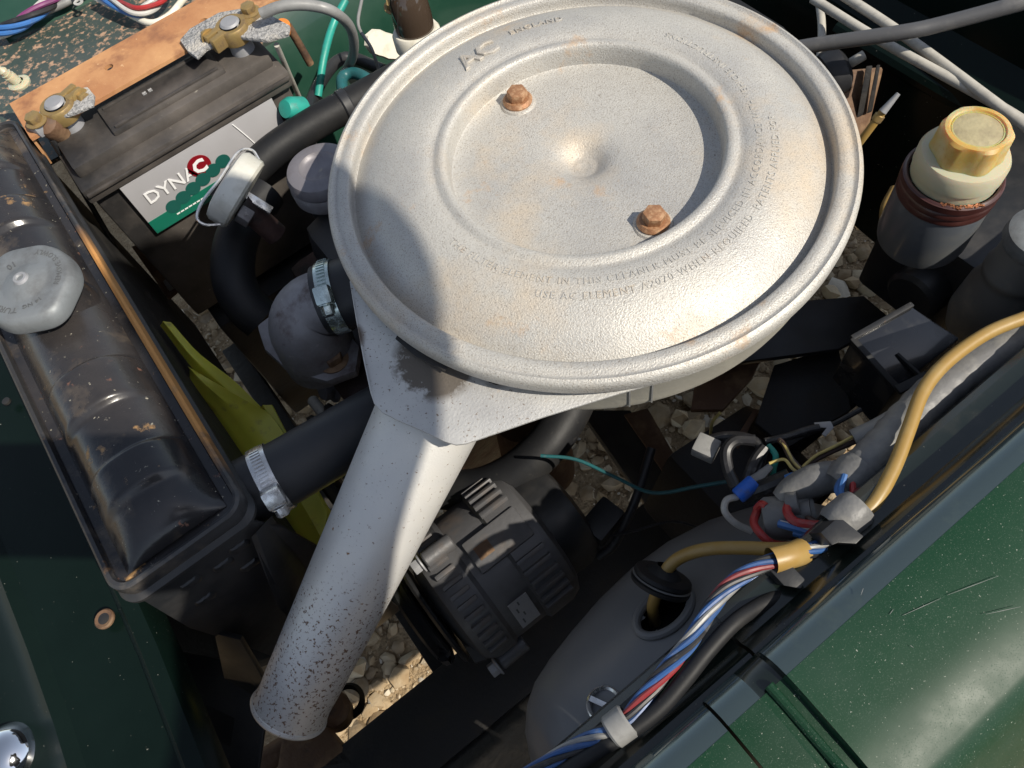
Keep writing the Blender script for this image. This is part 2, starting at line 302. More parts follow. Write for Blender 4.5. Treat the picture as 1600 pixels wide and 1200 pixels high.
def textmesh(s, size, ext=0.0003, spacing=1.0, bold=0.0, bev=0.0):
    cu = bpy.data.curves.new('t', 'FONT'); cu.body = s; cu.size = size; cu.extrude = ext; cu.space_character = spacing; cu.resolution_u = 2; cu.offset = bold; cu.bevel_depth = bev; cu.bevel_resolution = 1
    o = bpy.data.objects.new('t', cu); COL.objects.link(o); dg = bpy.context.evaluated_depsgraph_get(); me = bpy.data.meshes.new_from_object(o.evaluated_get(dg))
    v = [x.co.copy() for x in me.vertices]; f = [tuple(p.vertices) for p in me.polygons]
    bpy.data.objects.remove(o); bpy.data.curves.remove(cu); bpy.data.meshes.remove(me); return v, f
def bend(g, r, a0, zf, c=(0, 0), inward=True):
    """wrap text round a circle: inward = tops to the centre, read counter-clockwise; else tops outward, clockwise"""
    o = []
    for p in g[0]:
        if inward: a = a0 + p.x / r; rr = r - p.y
        else: a = a0 - p.x / r; rr = r + p.y
        o.append(Vector((c[0] + rr * cos(a), c[1] + rr * sin(a), zf(rr) + p.z)))
    return o, g[1]
def ontoplane(g, o, ex, ey):
    ex = Vector(ex).normalized(); ey = Vector(ey).normalized(); ez = ex.cross(ey); o = Vector(o)
    return [o + p.x * ex + p.y * ey + p.z * ez for p in g[0]], g[1]
def pts(l): return [P(*q) for q in l]
def tube(name, l, r, m, parent=None, seg=12, k=6, **kw):
    return obj(name, sweep(smooth(pts(l), k), r, seg), m, parent, **kw)
def hose_clip(at, ax, r, label, m='steel', a0=0.0, wd=0.011, parent_m=None):
    """worm-drive clip round a hose: band, raised worm slots, housing, screw"""
    at = Vector(at); e1, e2, e3 = basis(ax)
    t = thing('hose_clip', at, label, 'hose clip', 'worm drive hose clips')
    obj('band', lathe([(r, -wd / 2), (r + 0.001, -wd / 2), (r + 0.0013, 0), (r + 0.001, wd / 2), (r, wd / 2), (r, -wd / 2)], at, ax, 48), m, t)
    slot = None
    for i in range(11):
        a = a0 + i * 0.105; d = cos(a) * e1 + sin(a) * e2; s = -sin(a) * e1 + cos(a) * e2
        rot = Matrix((d, s, e3)).transposed()
        obj('thread_slot', box(at + (r + 0.0016) * d, (0.0012, 0.0011, wd * 0.55), rot), m, t)
    a = a0 + 11 * 0.105 + 0.22; d = cos(a) * e1 + sin(a) * e2; s = -sin(a) * e1 + cos(a) * e2
    rot = Matrix((d, s, e3)).transposed(); hc = at + (r + 0.005) * d
    h = obj('screw_housing', box(hc, (0.009, 0.012, wd * 1.05), rot, 0.002), m, t)
    sc = obj('screw', hexhead(hc + s * 0.006, s, 0.0042, 0.006, 0.001), m, t)
    obj('screw_slot', box(hc + s * 0.0135, (0.0012, 0.001, 0.006), Matrix((d, s, e3)).transposed()), 'dark', sc)
    return t

# ================================================================== the setting
GZ = -0.70
obj('ground', grid([[V(x, y, GZ) for x in (-30, 30)] for y in (-30, 30)]), 'sand', kind='structure')
# loose gravel over the patch that shows between the parts
def stones(nm, cnt, r0, r1, x0, x1, y0, y1, seed):
    rd = random.Random(seed); t = (1 + 5 ** 0.5) / 2
    iv = [Vector(q).normalized() for q in ((-1, t, 0), (1, t, 0), (-1, -t, 0), (1, -t, 0), (0, -1, t), (0, 1, t), (0, -1, -t), (0, 1, -t), (t, 0, -1), (t, 0, 1), (-t, 0, -1), (-t, 0, 1))]
    fc = [(0, 11, 5), (0, 5, 1), (0, 1, 7), (0, 7, 10), (0, 10, 11), (1, 5, 9), (5, 11, 4), (11, 10, 2), (10, 7, 6), (7, 1, 8), (3, 9, 4), (3, 4, 2), (3, 2, 6), (3, 6, 8), (3, 8, 9), (4, 9, 5), (2, 4, 11), (6, 2, 10), (8, 6, 7), (9, 8, 1)]
    v = []; f = []
    for i in range(cnt):
        r = r0 + (r1 - r0) * rd.random() ** 8; c = V(rd.uniform(x0, x1), rd.uniform(y0, y1), GZ + r * rd.uniform(-0.25, 0.30))
        M3 = Matrix.Rotation(rd.random() * 6.3, 3, 'Z') @ Matrix.Rotation(rd.uniform(-0.5, 0.5), 3, 'X'); s = (rd.uniform(0.8, 1.35), rd.uniform(0.7, 1.1), rd.uniform(0.45, 0.8)); o = len(v)
        v += [c + M3 @ Vector((p.x * s[0], p.y * s[1], p.z * s[2])) * r * rd.uniform(0.78, 1.15) for p in iv]; f += [tuple(a + o for a in q) for q in fc]
    return obj(nm, (v, f), 'stone', kind='stuff', sharp=38)
g_ = stones('gravel', 18000, 0.0022, 0.021, -0.55, 0.75, -0.35, 0.75, 3)
g_['label'] = 'pale tan gravel on the ground seen through gaps below the engine'; g_['category'] = 'gravel'

# ------------------------------------------------------------------ near wing
wing = thing('front_wing', V(0.2, -0.33, -0.42), 'glossy green front wing with dusty scratched paint at lower right', 'wing panel')
def ribbon(x0, x1, prof, k=8): return grid([[V(x0 + (x1 - x0) * i / k, y, z) for y, z in prof] for i in range(k + 1)])
skinp = [(-0.2735, 0.0008), (-0.278, 0.0012), (-0.285, 0.0012), (-0.305, 0.0), (-0.328, -0.003), (-0.335, -0.007), (-0.340, -0.014), (-0.355, -0.04), (-0.372, -0.08), (-0.38, -0.12)]
edgep = [(-0.2615, -0.0150), (-0.2600, -0.0125), (-0.2600, -0.0098), (-0.2612, -0.0068), (-0.2632, -0.0042), (-0.2660, -0.0020), (-0.2690, -0.0004), (-0.2737, 0.0007)]
gutp = [(-0.2325, -0.090), (-0.2345, -0.034), (-0.2360, -0.0275), (-0.2395, -0.025), (-0.2470, -0.0255), (-0.2530, -0.0235), (-0.2560, -0.0185), (-0.2580, -0.0165), (-0.2620, -0.0160)]
obj('rolled_edge', solid(ribbon(-0.1195, 0.85, edgep, 24), (0, -0.0006, -0.0012)), 'edgesheen', wing)
obj('wing_skin', solid(ribbon(-0.1195, 0.85, skinp, 24), (0, 0.0006, -0.0012)), 'green', wing)
obj('gutter', solid(ribbon(-0.1195, 0.85, gutp, 24), (0, 0.0, -0.0012)), 'gutter', wing)
# scratches on the wing: hair-thin raised chips of bare primer
for (x0, y0, x1, y1) in ((1410, 962, 1470, 935), (1480, 930, 1560, 900), (1390, 960, 1396, 952), (1540, 960, 1595, 948), (1422, 1008, 1427, 1012), (1345, 930, 1349, 919)):
    a, b = P(x0, y0, 0.0016), P(x1, y1, 0.0016); d = (b - a).normalized(); s = V(-d.y, d.x, 0) * 0.00009
    obj('scratch', solid(grid([[a - s * .3, a + s * .3], [a.lerp(b, .5) - s, a.lerp(b, .5) + s], [b - s * .3, b + s * .3]]), (0, 0, 0.0002)), 'wgrey', wing)

nose = thing('nose_panel', V(-0.3, -0.33, -0.42), 'green nose panel ahead of the wing joint at bottom edge', 'body panel')
lowp = [(y, z - 0.0045) for y, z in skinp]; lowg = [(y, z - 0.003) for y, z in gutp]
obj('rolled_edge', solid(ribbon(-0.1500, -0.1328, [(y, z - 0.0045) for y, z in edgep], 4), (0, -0.0006, -0.0012)), 'edgesheen', nose)
obj('rolled_edge', solid(ribbon(-0.62, -0.1512, [(y - 0.001, z - 0.006) for y, z in edgep], 12), (0, -0.0006, -0.0012)), 'edgesheen', nose)
obj('panel_skin', solid(ribbon(-0.1500, -0.1328, lowp, 4), (0, 0.0006, -0.0012)), 'green', nose)
obj('panel_skin', solid(ribbon(-0.62, -0.1512, [(y - 0.001, z - 0.0015) for y, z in lowp], 12), (0, 0.0006, -0.0012)), 'green', nose)
obj('gutter', solid(ribbon(-0.62, -0.1205, lowg, 12), (0, 0, -0.0012)), 'gutter', nose)
obj('joint_channel', solid(grid([[V(x, y, z + dz) for y, z in skinp] for x, dz in ((-0.1330, -0.0046), (-0.1318, -0.0052), (-0.127, -0.0056), (-0.1205, -0.0050), (-0.1196, -0.0010))]), (0, 0.0006, -0.0012)), 'green', nose)
obj('joint_channel', solid(grid([[V(x, y, z + dz) for y, z in edgep] for x, dz in ((-0.1330, -0.0046), (-0.1318, -0.0052), (-0.127, -0.0056), (-0.1205, -0.0050), (-0.1196, -0.0010))]), (0, -0.0006, -0.0012)), 'gutter', nose)
obj('joint_bead', sweep(smooth([V(-0.1268, -0.272, -0.0035), V(-0.1268, -0.30, -0.0042), V(-0.1268, -0.33, -0.0085), V(-0.1268, -0.36, -0.055)], 6), 0.0022, 10), 'green', nose)

iw = thing('inner_wing', V(0, -0.22, -0.5), 'black inner wing panel below the gutter beside the headlamp bowl', 'body panel')
obj('upper_sheet', solid(grid([[V(x, y, z) for y, z in ((-0.2318, -0.088), (-0.226, -0.13), (-0.232, -0.2), (-0.24, -0.36), (-0.20, -0.44))] for x in (-0.02, 0.2, 0.5, 0.8)]), (0, 0.0015, 0)), 'black', iw)
obj('sun_block_sheet', solid(grid([[V(x, -0.199, -0.435), V(x, -0.19, -0.53), V(x, -0.18, -0.64)] for x in (0.10, 0.4, 0.9)]), (0, 0.0015, 0)), 'dark', iw)  # added below the inner wing to keep the sun off the gravel behind
if False: obj('ledge', solid(grid([[V(x, -0.2335, -0.070) for x in (-0.45, -0.2, -0.05)], [V(-0.45, -0.224, -0.082), V(-0.2, -0.224, -0.082), V(-0.05, -0.222, -0.082)], [V(-0.45, -0.217, -0.10), V(-0.2, -0.217, -0.10), V(-0.05, -0.215, -0.10)]]), (0, 0, -0.002)), 'black', iw)
rl = thing('chassis_rail', V(-0.2, -0.2, -0.52), 'black chassis rail crossing the gap below the headlamp bowl', 'chassis rail')
obj('rail_box', box(V(-0.32, -0.125, -0.425), (0.66, 0.07, 0.09), None, 0.006), 'dark', rl)
obj('valance', solid(grid([[V(x, -0.158, -0.384), V(x, -0.22, -0.345), V(x, -0.31, -0.275), V(x, -0.38, -0.22)] for x in (-0.6, -0.4, -0.2, 0.0)]), (0, 0, -0.002)), 'dark', rl)
obj('bolt', hexhead(V(-0.235, -0.088, -0.40), (0, 1, 0), 0.009, 0.012, 0.003), 'dark', rl)
obj('bracket', prism([V(-0.235, -0.09, -0.379), V(-0.222, -0.09, -0.379), V(-0.222, -0.075, -0.379), V(-0.226, -0.066, -0.379), V(-0.233, -0.066, -0.379)], (0, 0, -0.05), 0.001), 'dark', rl)
obj('strut', box(V(-0.265, 0.10, -0.42), (0.022, 0.55, 0.03), None, 0.002), 'dark', rl)

beam = thing('cross_member', V(0, 0, -0.5), 'black angled steel beam with a brown edge right of the alternator', 'chassis beam')
obj('web', prism(pts([(905, 640, -.42), (1055, 855, -.42), (1105, 845, -.40), (985, 640, -.40)]), (0, 0, -0.012), 0.002), 'black', beam)
obj('flange', prism(pts([(975, 650, -.40), (1092, 822, -.40), (1110, 812, -.40), (1012, 640, -.40)]), (0, 0, 0.004), 0.001), 'brown', beam)

# ------------------------------------------------------------------ far side panels, bulkhead, front panel
fs = obj('battery_shelf', solid(grid([[V(x, y, -0.085 + 0.006 * sin(9 * y + 5 * x)) for x in (-0.6, -0.4, -0.3, -0.2, -0.12, -0.06)] for y in (0.36, 0.45, 0.55, 0.7, 1.0)]), (0, 0, -0.004)), 'speck', label='dark green metal shelf speckled with rust behind the battery', cat='body panel')
fw = thing('far_inner_wing', V(0.1, 0.5, -0.6), 'green inner wing behind the battery and hoses, top of frame', 'body panel')
obj('sheet', solid(grid([[V(x, y + 0.01 * sin(7 * x), z) for y, z in ((0.62, -0.05), (0.52, -0.12), (0.47, -0.22), (0.46, -0.4), (0.44, -0.65))] for x in (-0.25, -0.1, 0.0, 0.1, 0.2, 0.33, 0.5)]), (0, 0.002, 0)), mat('satin_green_paint', (0.010, 0.042, 0.027), 0.28, 0, [((0.018, 0.055, 0.036), 12, .4, .7, .4)], coat=.4), fw)
for (x, y) in ((600, 70), (500, 20)):
    c = P(x, y, -0.20); obj('bare_patch', lathe([(0, 0.004), (0.016, 0.004), (0.018, 0.0), (0, -0.002)], c, (0.0, -1, 0.45), 14, fn=lambda a, r, h: 1 + 0.3 * sin(2 * a + x)), 'white', fw)
bh = thing('bulkhead', V(0.4, 0, -0.6), 'dark green glossy bulkhead behind the cables at upper right', 'body panel')
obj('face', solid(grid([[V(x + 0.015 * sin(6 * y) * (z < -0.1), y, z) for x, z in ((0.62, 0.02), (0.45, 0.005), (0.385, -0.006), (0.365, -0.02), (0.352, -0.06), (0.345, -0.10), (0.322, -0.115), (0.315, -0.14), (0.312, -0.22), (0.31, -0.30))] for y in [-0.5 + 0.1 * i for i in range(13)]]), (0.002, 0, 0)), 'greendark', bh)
obj('pressed_rib', sweep(smooth([V(0.325, -0.14, -0.128), V(0.32, -0.05, -0.128), V(0.32, 0.06, -0.128)], 5), 0.008, 10), 'greendark', bh)
fp = thing('slam_panel', V(-0.42, 0.1, -0.3), 'dark green slam panel beside the radiator at left edge', 'body panel')
fpp = [(-0.3590, -0.115), (-0.3600, -0.098), (-0.3620, -0.0935), (-0.3710, -0.0925), (-0.3745, -0.0950), (-0.3760, -0.0985), (-0.4230, -0.1010), (-0.4270, -0.0985), (-0.4300, -0.0965), (-0.4335, -0.0985), (-0.4420, -0.1030), (-0.47, -0.1065), (-0.55, -0.112), (-0.60, -0.25)]
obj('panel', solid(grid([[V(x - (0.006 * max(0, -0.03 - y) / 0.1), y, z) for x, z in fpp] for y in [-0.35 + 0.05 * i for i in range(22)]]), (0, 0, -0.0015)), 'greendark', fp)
hc = P(163, 967, -0.0925)
obj('hole_rim', lathe([(0.0030, 0.0006), (0.0052, 0.0012), (0.0060, 0.0003), (0.0060, -0.001)], hc, (0, 0, 1), 20), 'brown', fp)
obj('screw_hole', lathe([(0, 0.0008), (0.0034, 0.0008), (0.0034, -0.001)], hc, (0, 0, 1), 20), 'dark', fp)
hc = P(10, 627, -0.0925)
obj('screw_hole', lathe([(0, 0.0008), (0.0028, 0.0008), (0.0028, -0.001)], hc, (0, 0, 1), 20), 'dark', fp)
chrome = obj('chrome_cap', lathe([(0, 0.018), (0.006, 0.0175), (0.012, 0.0145), (0.0165, 0.008), (0.0185, 0.002), (0.0200, 0.0), (0.0200, -0.004), (0, -0.004)], P(22, 1180, -0.110), (-0.1, 0, 1), 40), 'chrome', label='domed chrome cap on the front panel at bottom left corner', cat='chrome cap')

# ================================================================== air cleaner
ac = thing('air_cleaner', V(0, 0, -0.06), 'large round silver air cleaner with snout in the middle', 'air cleaner')
LP = [(0, -0.0122), (0.0035, -0.0122), (0.0050, -0.0114), (0.0065, -0.0117), (0.009, -0.0103), (0.013, -0.0068), (0.017, -0.0050), (0.022, -0.0040), (0.030, -0.0036), (0.045, -0.0034), (0.068, -0.0036), (0.0778, -0.0035), (0.0792, -0.0028), (0.0797, 0.0010), (0.0801, 0.0070), (0.0808, 0.0094), (0.0820, 0.0106), (0.0850, 0.0108), (0.0872, 0.0092), (0.0890, 0.0089), (0.0910, 0.0098), (0.095, 0.0107), (0.101, 0.0106), (0.110, 0.0090), (0.120, 0.0058), (0.129, 0.0010), (0.1362, -0.0040), (0.1398, -0.0062), (0.1404, -0.0056), (0.1407, -0.0020), (0.1412, 0.0014), (0.1424, 0.0026), (0.1470, 0.0025), (0.1492, 0.0012), (0.1505, 0.0014), (0.1520, 0.0027), (0.1538, 0.0020), (0.1550, -0.0002), (0.1552, -0.0030), (0.1548, -0.0070), (0.1500, -0.0072), (0.1495, -0.003)]
def lid_z(r):
    for (a, za), (b, zb) in zip(LP, LP[1:]):
        if a <= r <= b and b > a: return za + (zb - za) * (r - a) / (b - a)
    return 0.0
lid = obj('lid', lathe(LP, (0, 0, 0), (0, 0, 1), 160), 'silver', ac, sharp=50)
def ang(px_, py_, z=0.009): p = P(px_, py_, z); return atan2(p.y, p.x)
def emboss(nm, s, size, r, a0, inward, ext=0.0004, sp=1.0, par=lid, bev=0.0):
    return obj(nm, bend(textmesh(s, size, ext, sp, 0.0, bev), r, a0, lid_z, (0, 0), inward), 'silver', par, sharp=20)
emboss('embossed_lettering', 'THE FILTER ELEMENT IN THIS CLEANER MUST BE SERVICED IN ACCORDANCE WITH VEHICLE INSTRUCTIONS', 0.0058, 0.1005, ang(712, 373), True, 0.00034, sp=1.22)
emboss('embossed_lettering', 'USE AC ELEMENT A2070 WHEN REQUIRED  PATENTS APPLIED FOR', 0.0058, 0.1090, ang(842, 440), True, 0.00038, sp=1.22)
emboss('embossed_lettering', 'AC', 0.0195, 0.0980, ang(731, 113), False, 0.0010, 1.0, bev=0.0007)
emboss('embossed_lettering', 'ENGLAND', 0.0068, 0.1075, ang(805, 66), False, 0.0006, 1.15, bev=0.0002)
for k, (x, y) in enumerate(((808, 152), (1021, 342))):
    c = P(x, y, 0.001); c.z = -0.0035
    obj('bolt_dimple', lathe([(0.0115, -0.0002), (0.0105, 0.0012), (0.0085, 0.0018), (0, 0.0019)], c, (0, 0, 1), 28), 'silver', lid)
    bo = obj('bolt', join(hexhead(c + V(0, 0, 0.0036), (0.06, -0.05, 1), 0.0066, 0.0062, 0.0, 0.4 + k), lathe([(0, 0.0014), (0.0092, 0.0014), (0.0094, 0.0026), (0.0078, 0.0046), (0, 0.0048)], c, (0, 0, 1), 28)), 'bolt', ac)
obj('body', lathe([(0.1490, -0.004), (0.1490, -0.010), (0.1470, -0.013), (0.1468, -0.040), (0.1455, -0.045), (0.1400, -0.047), (0, -0.048)], (0, 0, 0), (0, 0, 1), 128), mat('cream_silver_paint', (0.44, 0.42, 0.36), 0.45, 0.25, [((0.42, 0.40, 0.33), 30, .5, .7, .55), ((0.3, 0.2, 0.1), 200, .68, .76, .7)], (400, .2, .0008)), ac)
# vertical spot-weld seams on the side of the body
for x, y in ((985, 622), (1022, 618)):
    p = P(x, y, -0.028); a = atan2(p.y, p.x)
    obj('seam', box(V(0.1470 * cos(a), 0.1470 * sin(a), -0.027), (0.0012, 0.0009, 0.030), Matrix.Rotation(a, 3, 'Z')), 'wgrey', ac)
# flat top of the snout under the rim
pl = pts([(560, 395, -.0115), (546, 440, -.0115), (556, 500, -.012), (568, 565, -.013), (578, 612, -.0145), (584, 630, -.0155), (597, 644, -.0165), (622, 657, -.0170), (660, 673, -.0178), (695, 690, -.0185), (712, 695, -.0185), (728, 693, -.0180), (760, 682, -.0172), (850, 651, -.0155), (960, 617, -.0130), (1040, 594, -.0115)])
pl += [V(0.09, -0.09, -0.0112), V(-0.03, -0.04, -0.0112), V(-0.09, 0.05, -0.0112)]
st_c = P(672, 568, -0.014)
plate_mat = mat('silver_paint_stained', (0.53, 0.525, 0.505), 0.45, 0.35,
    [((0.38, 0.375, 0.37), 12, 0.40, 0.70, None, 4), ((0.15, 0.115, 0.09), 600, 0.62, 0.68, 0.7, 3), ((0.40, 0.26, 0.15), 22, 0.60, 0.75, 0.7, 6), ((0.10, 0.085, 0.07), 75, 0.34, 0.52, 0.65, 9, ((0.004, 0.0, 0), 0.030)), ((0.13, 0.10, 0.08), 90, 0.40, 0.55, 0.65, 8, ((-0.03, 0.045, 0), 0.016))], [(700, 0.35, 0.0009), (40, 0.1, 0.001)], rvar=0.1)
plg = prism(pl, (0, 0, -0.0016), 0.0006)
pl_o = obj('snout_top', plg, plate_mat, ac, org=st_c)
# slots between rim and snout
sp_ = [P(622, 522, -0.0105), P(660, 552, -0.0105), P(700, 574, -0.0105), P(695, 581, -0.0112), P(650, 557, -0.0112), P(618, 530, -0.0112)]
obj('air_gap', prism(sp_, (0, 0, 0.0004)), 'dark', pl_o)
obj('air_gap', prism(pts([(757, 586, -.0128), (790, 591, -.0128), (786, 599, -.0128), (776, 602, -.0128), (764, 598, -.0128)]), (0, 0, 0.0005), 0.0001), 'dark', pl_o)
# duct below the plate that turns into the pipe
a_, b_2 = P(668, 655, -0.050), P(452, 1110, -0.150)
ax_ = (b_2 - a_).normalized()
path = [a_ - ax_ * 0.004] + [a_.lerp(b_2, i / 20) for i in range(21)]
rr = [0.0306] + [0.0306 + (0.0228 - 0.0306) * (i / 20) for i in range(21)]
rr[-2] = 0.0229; rr[-1] = 0.0238
pipe_v, pipe_f = sweep(path, rr, 48, cap=False)
# inner wall so the mouth is a real opening
ipath = path[::-1]; irr = [max(q - 0.0016, 0.001) for q in rr[::-1]]
iv_, if_ = sweep(ipath, irr, 48, cap=False)
k0 = len(pipe_v); N_ = len(path)
ringf = [((N_ - 1) * 48 + j, (N_ - 1) * 48 + (j + 1) % 48, k0 + (48 - (j + 1)) % 48, k0 + (48 - j) % 48) for j in range(48)]
pm = join((pipe_v, pipe_f), (iv_, if_))
pipe = obj('intake_pipe', pm, 'silver2', ac)
obj('mouth_ring', lathe([(0.0222, 0.0008), (0.0238, 0.0014), (0.0246, 0.0), (0.0240, -0.0018), (0.0228, -0.0024)], b_2, ax_, 48), 'silver2', pipe)
duct = [P(600, 630, -0.020), P(715, 680, -0.021), P(840, 640, -0.018), V(0.02, -0.12, -0.016), V(-0.10, 0.02, -0.016), P(570, 540, -0.016)]
obj('duct', prism(duct, (0.012, 0.012, -0.026), 0.004), 'silver2', ac)

# ================================================================== radiator
rad = thing('radiator', V(-0.311, 0.16, -0.5), 'old black radiator with ribbed rusty top tank at left', 'radiator')
x0, x1, y0, y1 = -0.352, -0.271, -0.039, 0.372
def rrect(xa, xb, ya, yb, r, z, k=6):
    o = []
    for cx, cy, a in ((xb - r, yb - r, 0), (xa + r, yb - r, pi / 2), (xa + r, ya + r, pi), (xb - r, ya + r, 1.5 * pi)):
        o += [V(cx + r * cos(a + pi / 2 * i / k), cy + r * sin(a + pi / 2 * i / k), z) for i in range(k + 1)]
    return o
def loops(ls):
    k = len(ls[0]); v = [p for l in ls for p in l]
    return v, [(i * k + j, i * k + (j + 1) % k, (i + 1) * k + (j + 1) % k, (i + 1) * k + j) for i in range(len(ls) - 1) for j in range(k)]
# domed top with two broad raised bands
ribs = [(0.077, 0.017), (0.010, 0.013), (0.250, 0.016), (0.318, 0.013)]
def band(y):
    s = 0
    for c, h in ribs:
        d = abs(y - c) - h; s = max(s, 1 / (1 + math.exp(max(-60, min(60, d / 0.0006)))))
    return s
rows = []; ny = 300
for i in range(ny + 1):
    y = y0 + 0.009 + (y1 - y0 - 0.018) * i / ny; e = min(y - y0 - 0.009, y1 - 0.009 - y)
    edge = min(1, max(0, e / 0.030)) ; edge = (1 - (1 - edge) ** 2) ** 0.5
    row = []
    for j in range(29):
        t = -1 + 2 * j / 28; wv = 0.0305
        hgt = 0.0215 * (1 - abs(t) ** 2.6) * (0.06 + 0.94 * edge)
        hgt += 0.0046 * band(y) * (1 - abs(t) ** 6) * edge - 0.0010 * edge * (1 - t * t)
        row.append(V(-0.3115 + wv * t, y, -0.0435 + hgt))
    rows.append(row)
tank = obj('top_tank', grid(rows), 'tank', rad, sharp=60)
obj('seam', loops([rrect(x0, x1, y0, y1, 0.012, -0.052), rrect(x0 - 0.0006, x1 + 0.0006, y0 - 0.0006, y1 + 0.0006, 0.0125, -0.046), rrect(x0, x1, y0, y1, 0.012, -0.0405), rrect(x0 + 0.0015, x1 - 0.0015, y0 + 0.0015, y1 - 0.0015, 0.011, -0.0392), rrect(x0 + 0.0032, x1 - 0.0032, y0 + 0.0032, y1 - 0.0032, 0.010, -0.0400), rrect(x0 + 0.0040, x1 - 0.0040, y0 + 0.0040, y1 - 0.0040, 0.009, -0.0430)]), 'seam', tank)
obj('trough', loops([rrect(x0 + 0.0034, x1 - 0.0034, y0 + 0.0034, y1 - 0.0034, 0.010, -0.0425), rrect(x0 + 0.0046, x1 - 0.0046, y0 + 0.0046, y1 - 0.0046, 0.009, -0.0438), rrect(x0 + 0.012, x1 - 0.012, y0 + 0.012, y1 - 0.012, 0.007, -0.0442)]), 'tank', tank)
obj('lower_lip', loops([rrect(x0 + 0.001, x1 - 0.001, y0 + 0.001, y1 - 0.001, 0.011, -0.050), rrect(x0 - 0.002, x1 + 0.002, y0 - 0.003, y1, 0.012, -0.0535), rrect(x0 - 0.002, x1 + 0.002, y0 - 0.003, y1, 0.012, -0.0560), rrect(x0 + 0.002, x1 - 0.002, y0 + 0.002, y1, 0.011, -0.0575)]), 'black', rad)
obj('core', box(V(-0.3115, 0.166, -0.195), (0.070, 0.400, 0.28)), 'dark', rad)
# side plate with stamped slots at the near end
side = prism([V(-0.346, y0 + 0.002, -0.056), V(-0.277, y0 + 0.002, -0.056), V(-0.268, y0 + 0.002, -0.085), V(-0.262, y0 + 0.002, -0.17), V(-0.262, y0 + 0.002, -0.34), V(-0.350, y0 + 0.002, -0.34), V(-0.350, y0 + 0.002, -0.17), V(-0.352, y0 + 0.002, -0.12)], (0, -0.003, 0), 0.0008)
sd = obj('side_plate', side, 'black', rad)
for (x, z) in ((-0.292, -0.072), (-0.306, -0.078), (-0.325, -0.073), (-0.298, -0.098), (-0.33, -0.10)):
    obj('stamped_slot', lathe([(0, 0.0016), (0.004, 0.0012), (0.0052, 0)], V(x, y0 - 0.001, z), (0, -1, 0), 18, fn=lambda a, r, h: 1.25 if abs(cos(a)) > 0.7 else 0.75), 'black', sd)
obj('side_flange', prism(pts([(400, 832, -.06), (425, 805, -.07), (485, 900, -.16), (470, 975, -.16), (440, 940, -.13)]), (-0.004, 0.0, -0.0015), 0.0004), 'black', rad)
obj('hanging_bracket', prism(pts([(335, 990, -.15), (375, 1000, -.15), (420, 1075, -.20), (400, 1090, -.20), (350, 1060, -.20)]), (0.002, 0.003, -0.003), 0.0006), 'black', rad)
# outlet neck + filler neck
on0, on1 = P(362, 778, -0.074), P(402, 757, -0.074)
obj('outlet_neck', lathe([(0.0235, -0.012), (0.0225, 0.0), (0.0195, 0.004), (0.0185, 0.02), (0.0192, 0.024)], on0, on1 - on0, 36), 'seam', rad)
cc = P(38, 440, -0.003)
obj('filler_neck', lathe([(0.026, -0.036), (0.0235, -0.024), (0.0225, -0.016), (0.0255, -0.014), (0.0262, -0.011), (0.0235, -0.0105), (0, -0.0105)], cc, (0, 0, 1), 48), 'tank', rad)
rcp = thing('pressure_cap', cc + V(0, 0, -0.012), 'grey stamped radiator pressure cap at left edge', 'radiator cap')
_q = P(96, 508, cc.z) - cc; EA = atan2(_q.y, _q.x)
def ears(a, r, h):
    if r < 0.018: return 1
    return 1 + 0.14 * (max(0, cos(2 * (a - EA))) ** 4) - 0.06 * max(0, -cos(2 * (a - EA))) ** 2
obj('cap_shell', lathe([(0, 0.0035), (0.003, 0.0035), (0.0045, 0.0030), (0.011, 0.0012), (0.0135, -0.0002), (0.015, -0.0006), (0.020, 0.0), (0.0265, 0.0002), (0.0282, -0.0008), (0.0298, -0.004), (0.0310, -0.010), (0.0305, -0.0115), (0.0285, -0.010)], cc, (0, 0, 1), 96, fn=ears), 'capmetal', rcp)
obj('rivet', lathe([(0.0048, 0.0030), (0.0040, 0.0046), (0.0026, 0.0046), (0.0018, 0.0030), (0, 0.0026)], cc, (0, 0, 1), 28), 'lead', rcp)
def capang(x, y): p = P(x, y, cc.z); return atan2(p.y - cc.y, p.x - cc.x)
def captext(s, size, r, a0, inw, sp=1.05): obj('stamped_lettering', bend(textmesh(s, size, 0.0002, sp), r, a0, lambda q: cc.z + 0.0002, (cc.x, cc.y), inw), 'engrave', rcp, sharp=20)
captext('REMOVE SLOWLY', 0.0050, 0.0238, capang(80, 444), True)
captext('10', 0.0066, 0.0205, capang(22, 404), True)
captext('TURN', 0.0056, 0.0192, capang(30, 472), False)
captext('14 NG', 0.0040, 0.0185, capang(62, 462), False)

vl = thing('lower_shroud', V(-0.33, -0.15, -0.3), 'black lower shroud in shade below the radiator end', 'shroud')
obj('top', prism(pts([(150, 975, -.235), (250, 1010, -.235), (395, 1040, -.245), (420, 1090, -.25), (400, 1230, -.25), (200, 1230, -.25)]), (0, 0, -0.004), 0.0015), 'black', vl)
obj('back', prism(pts([(150, 905, -.27), (450, 880, -.27), (470, 1010, -.29), (330, 1060, -.29)]), (0, 0, -0.02), 0.0015), 'dark', vl)

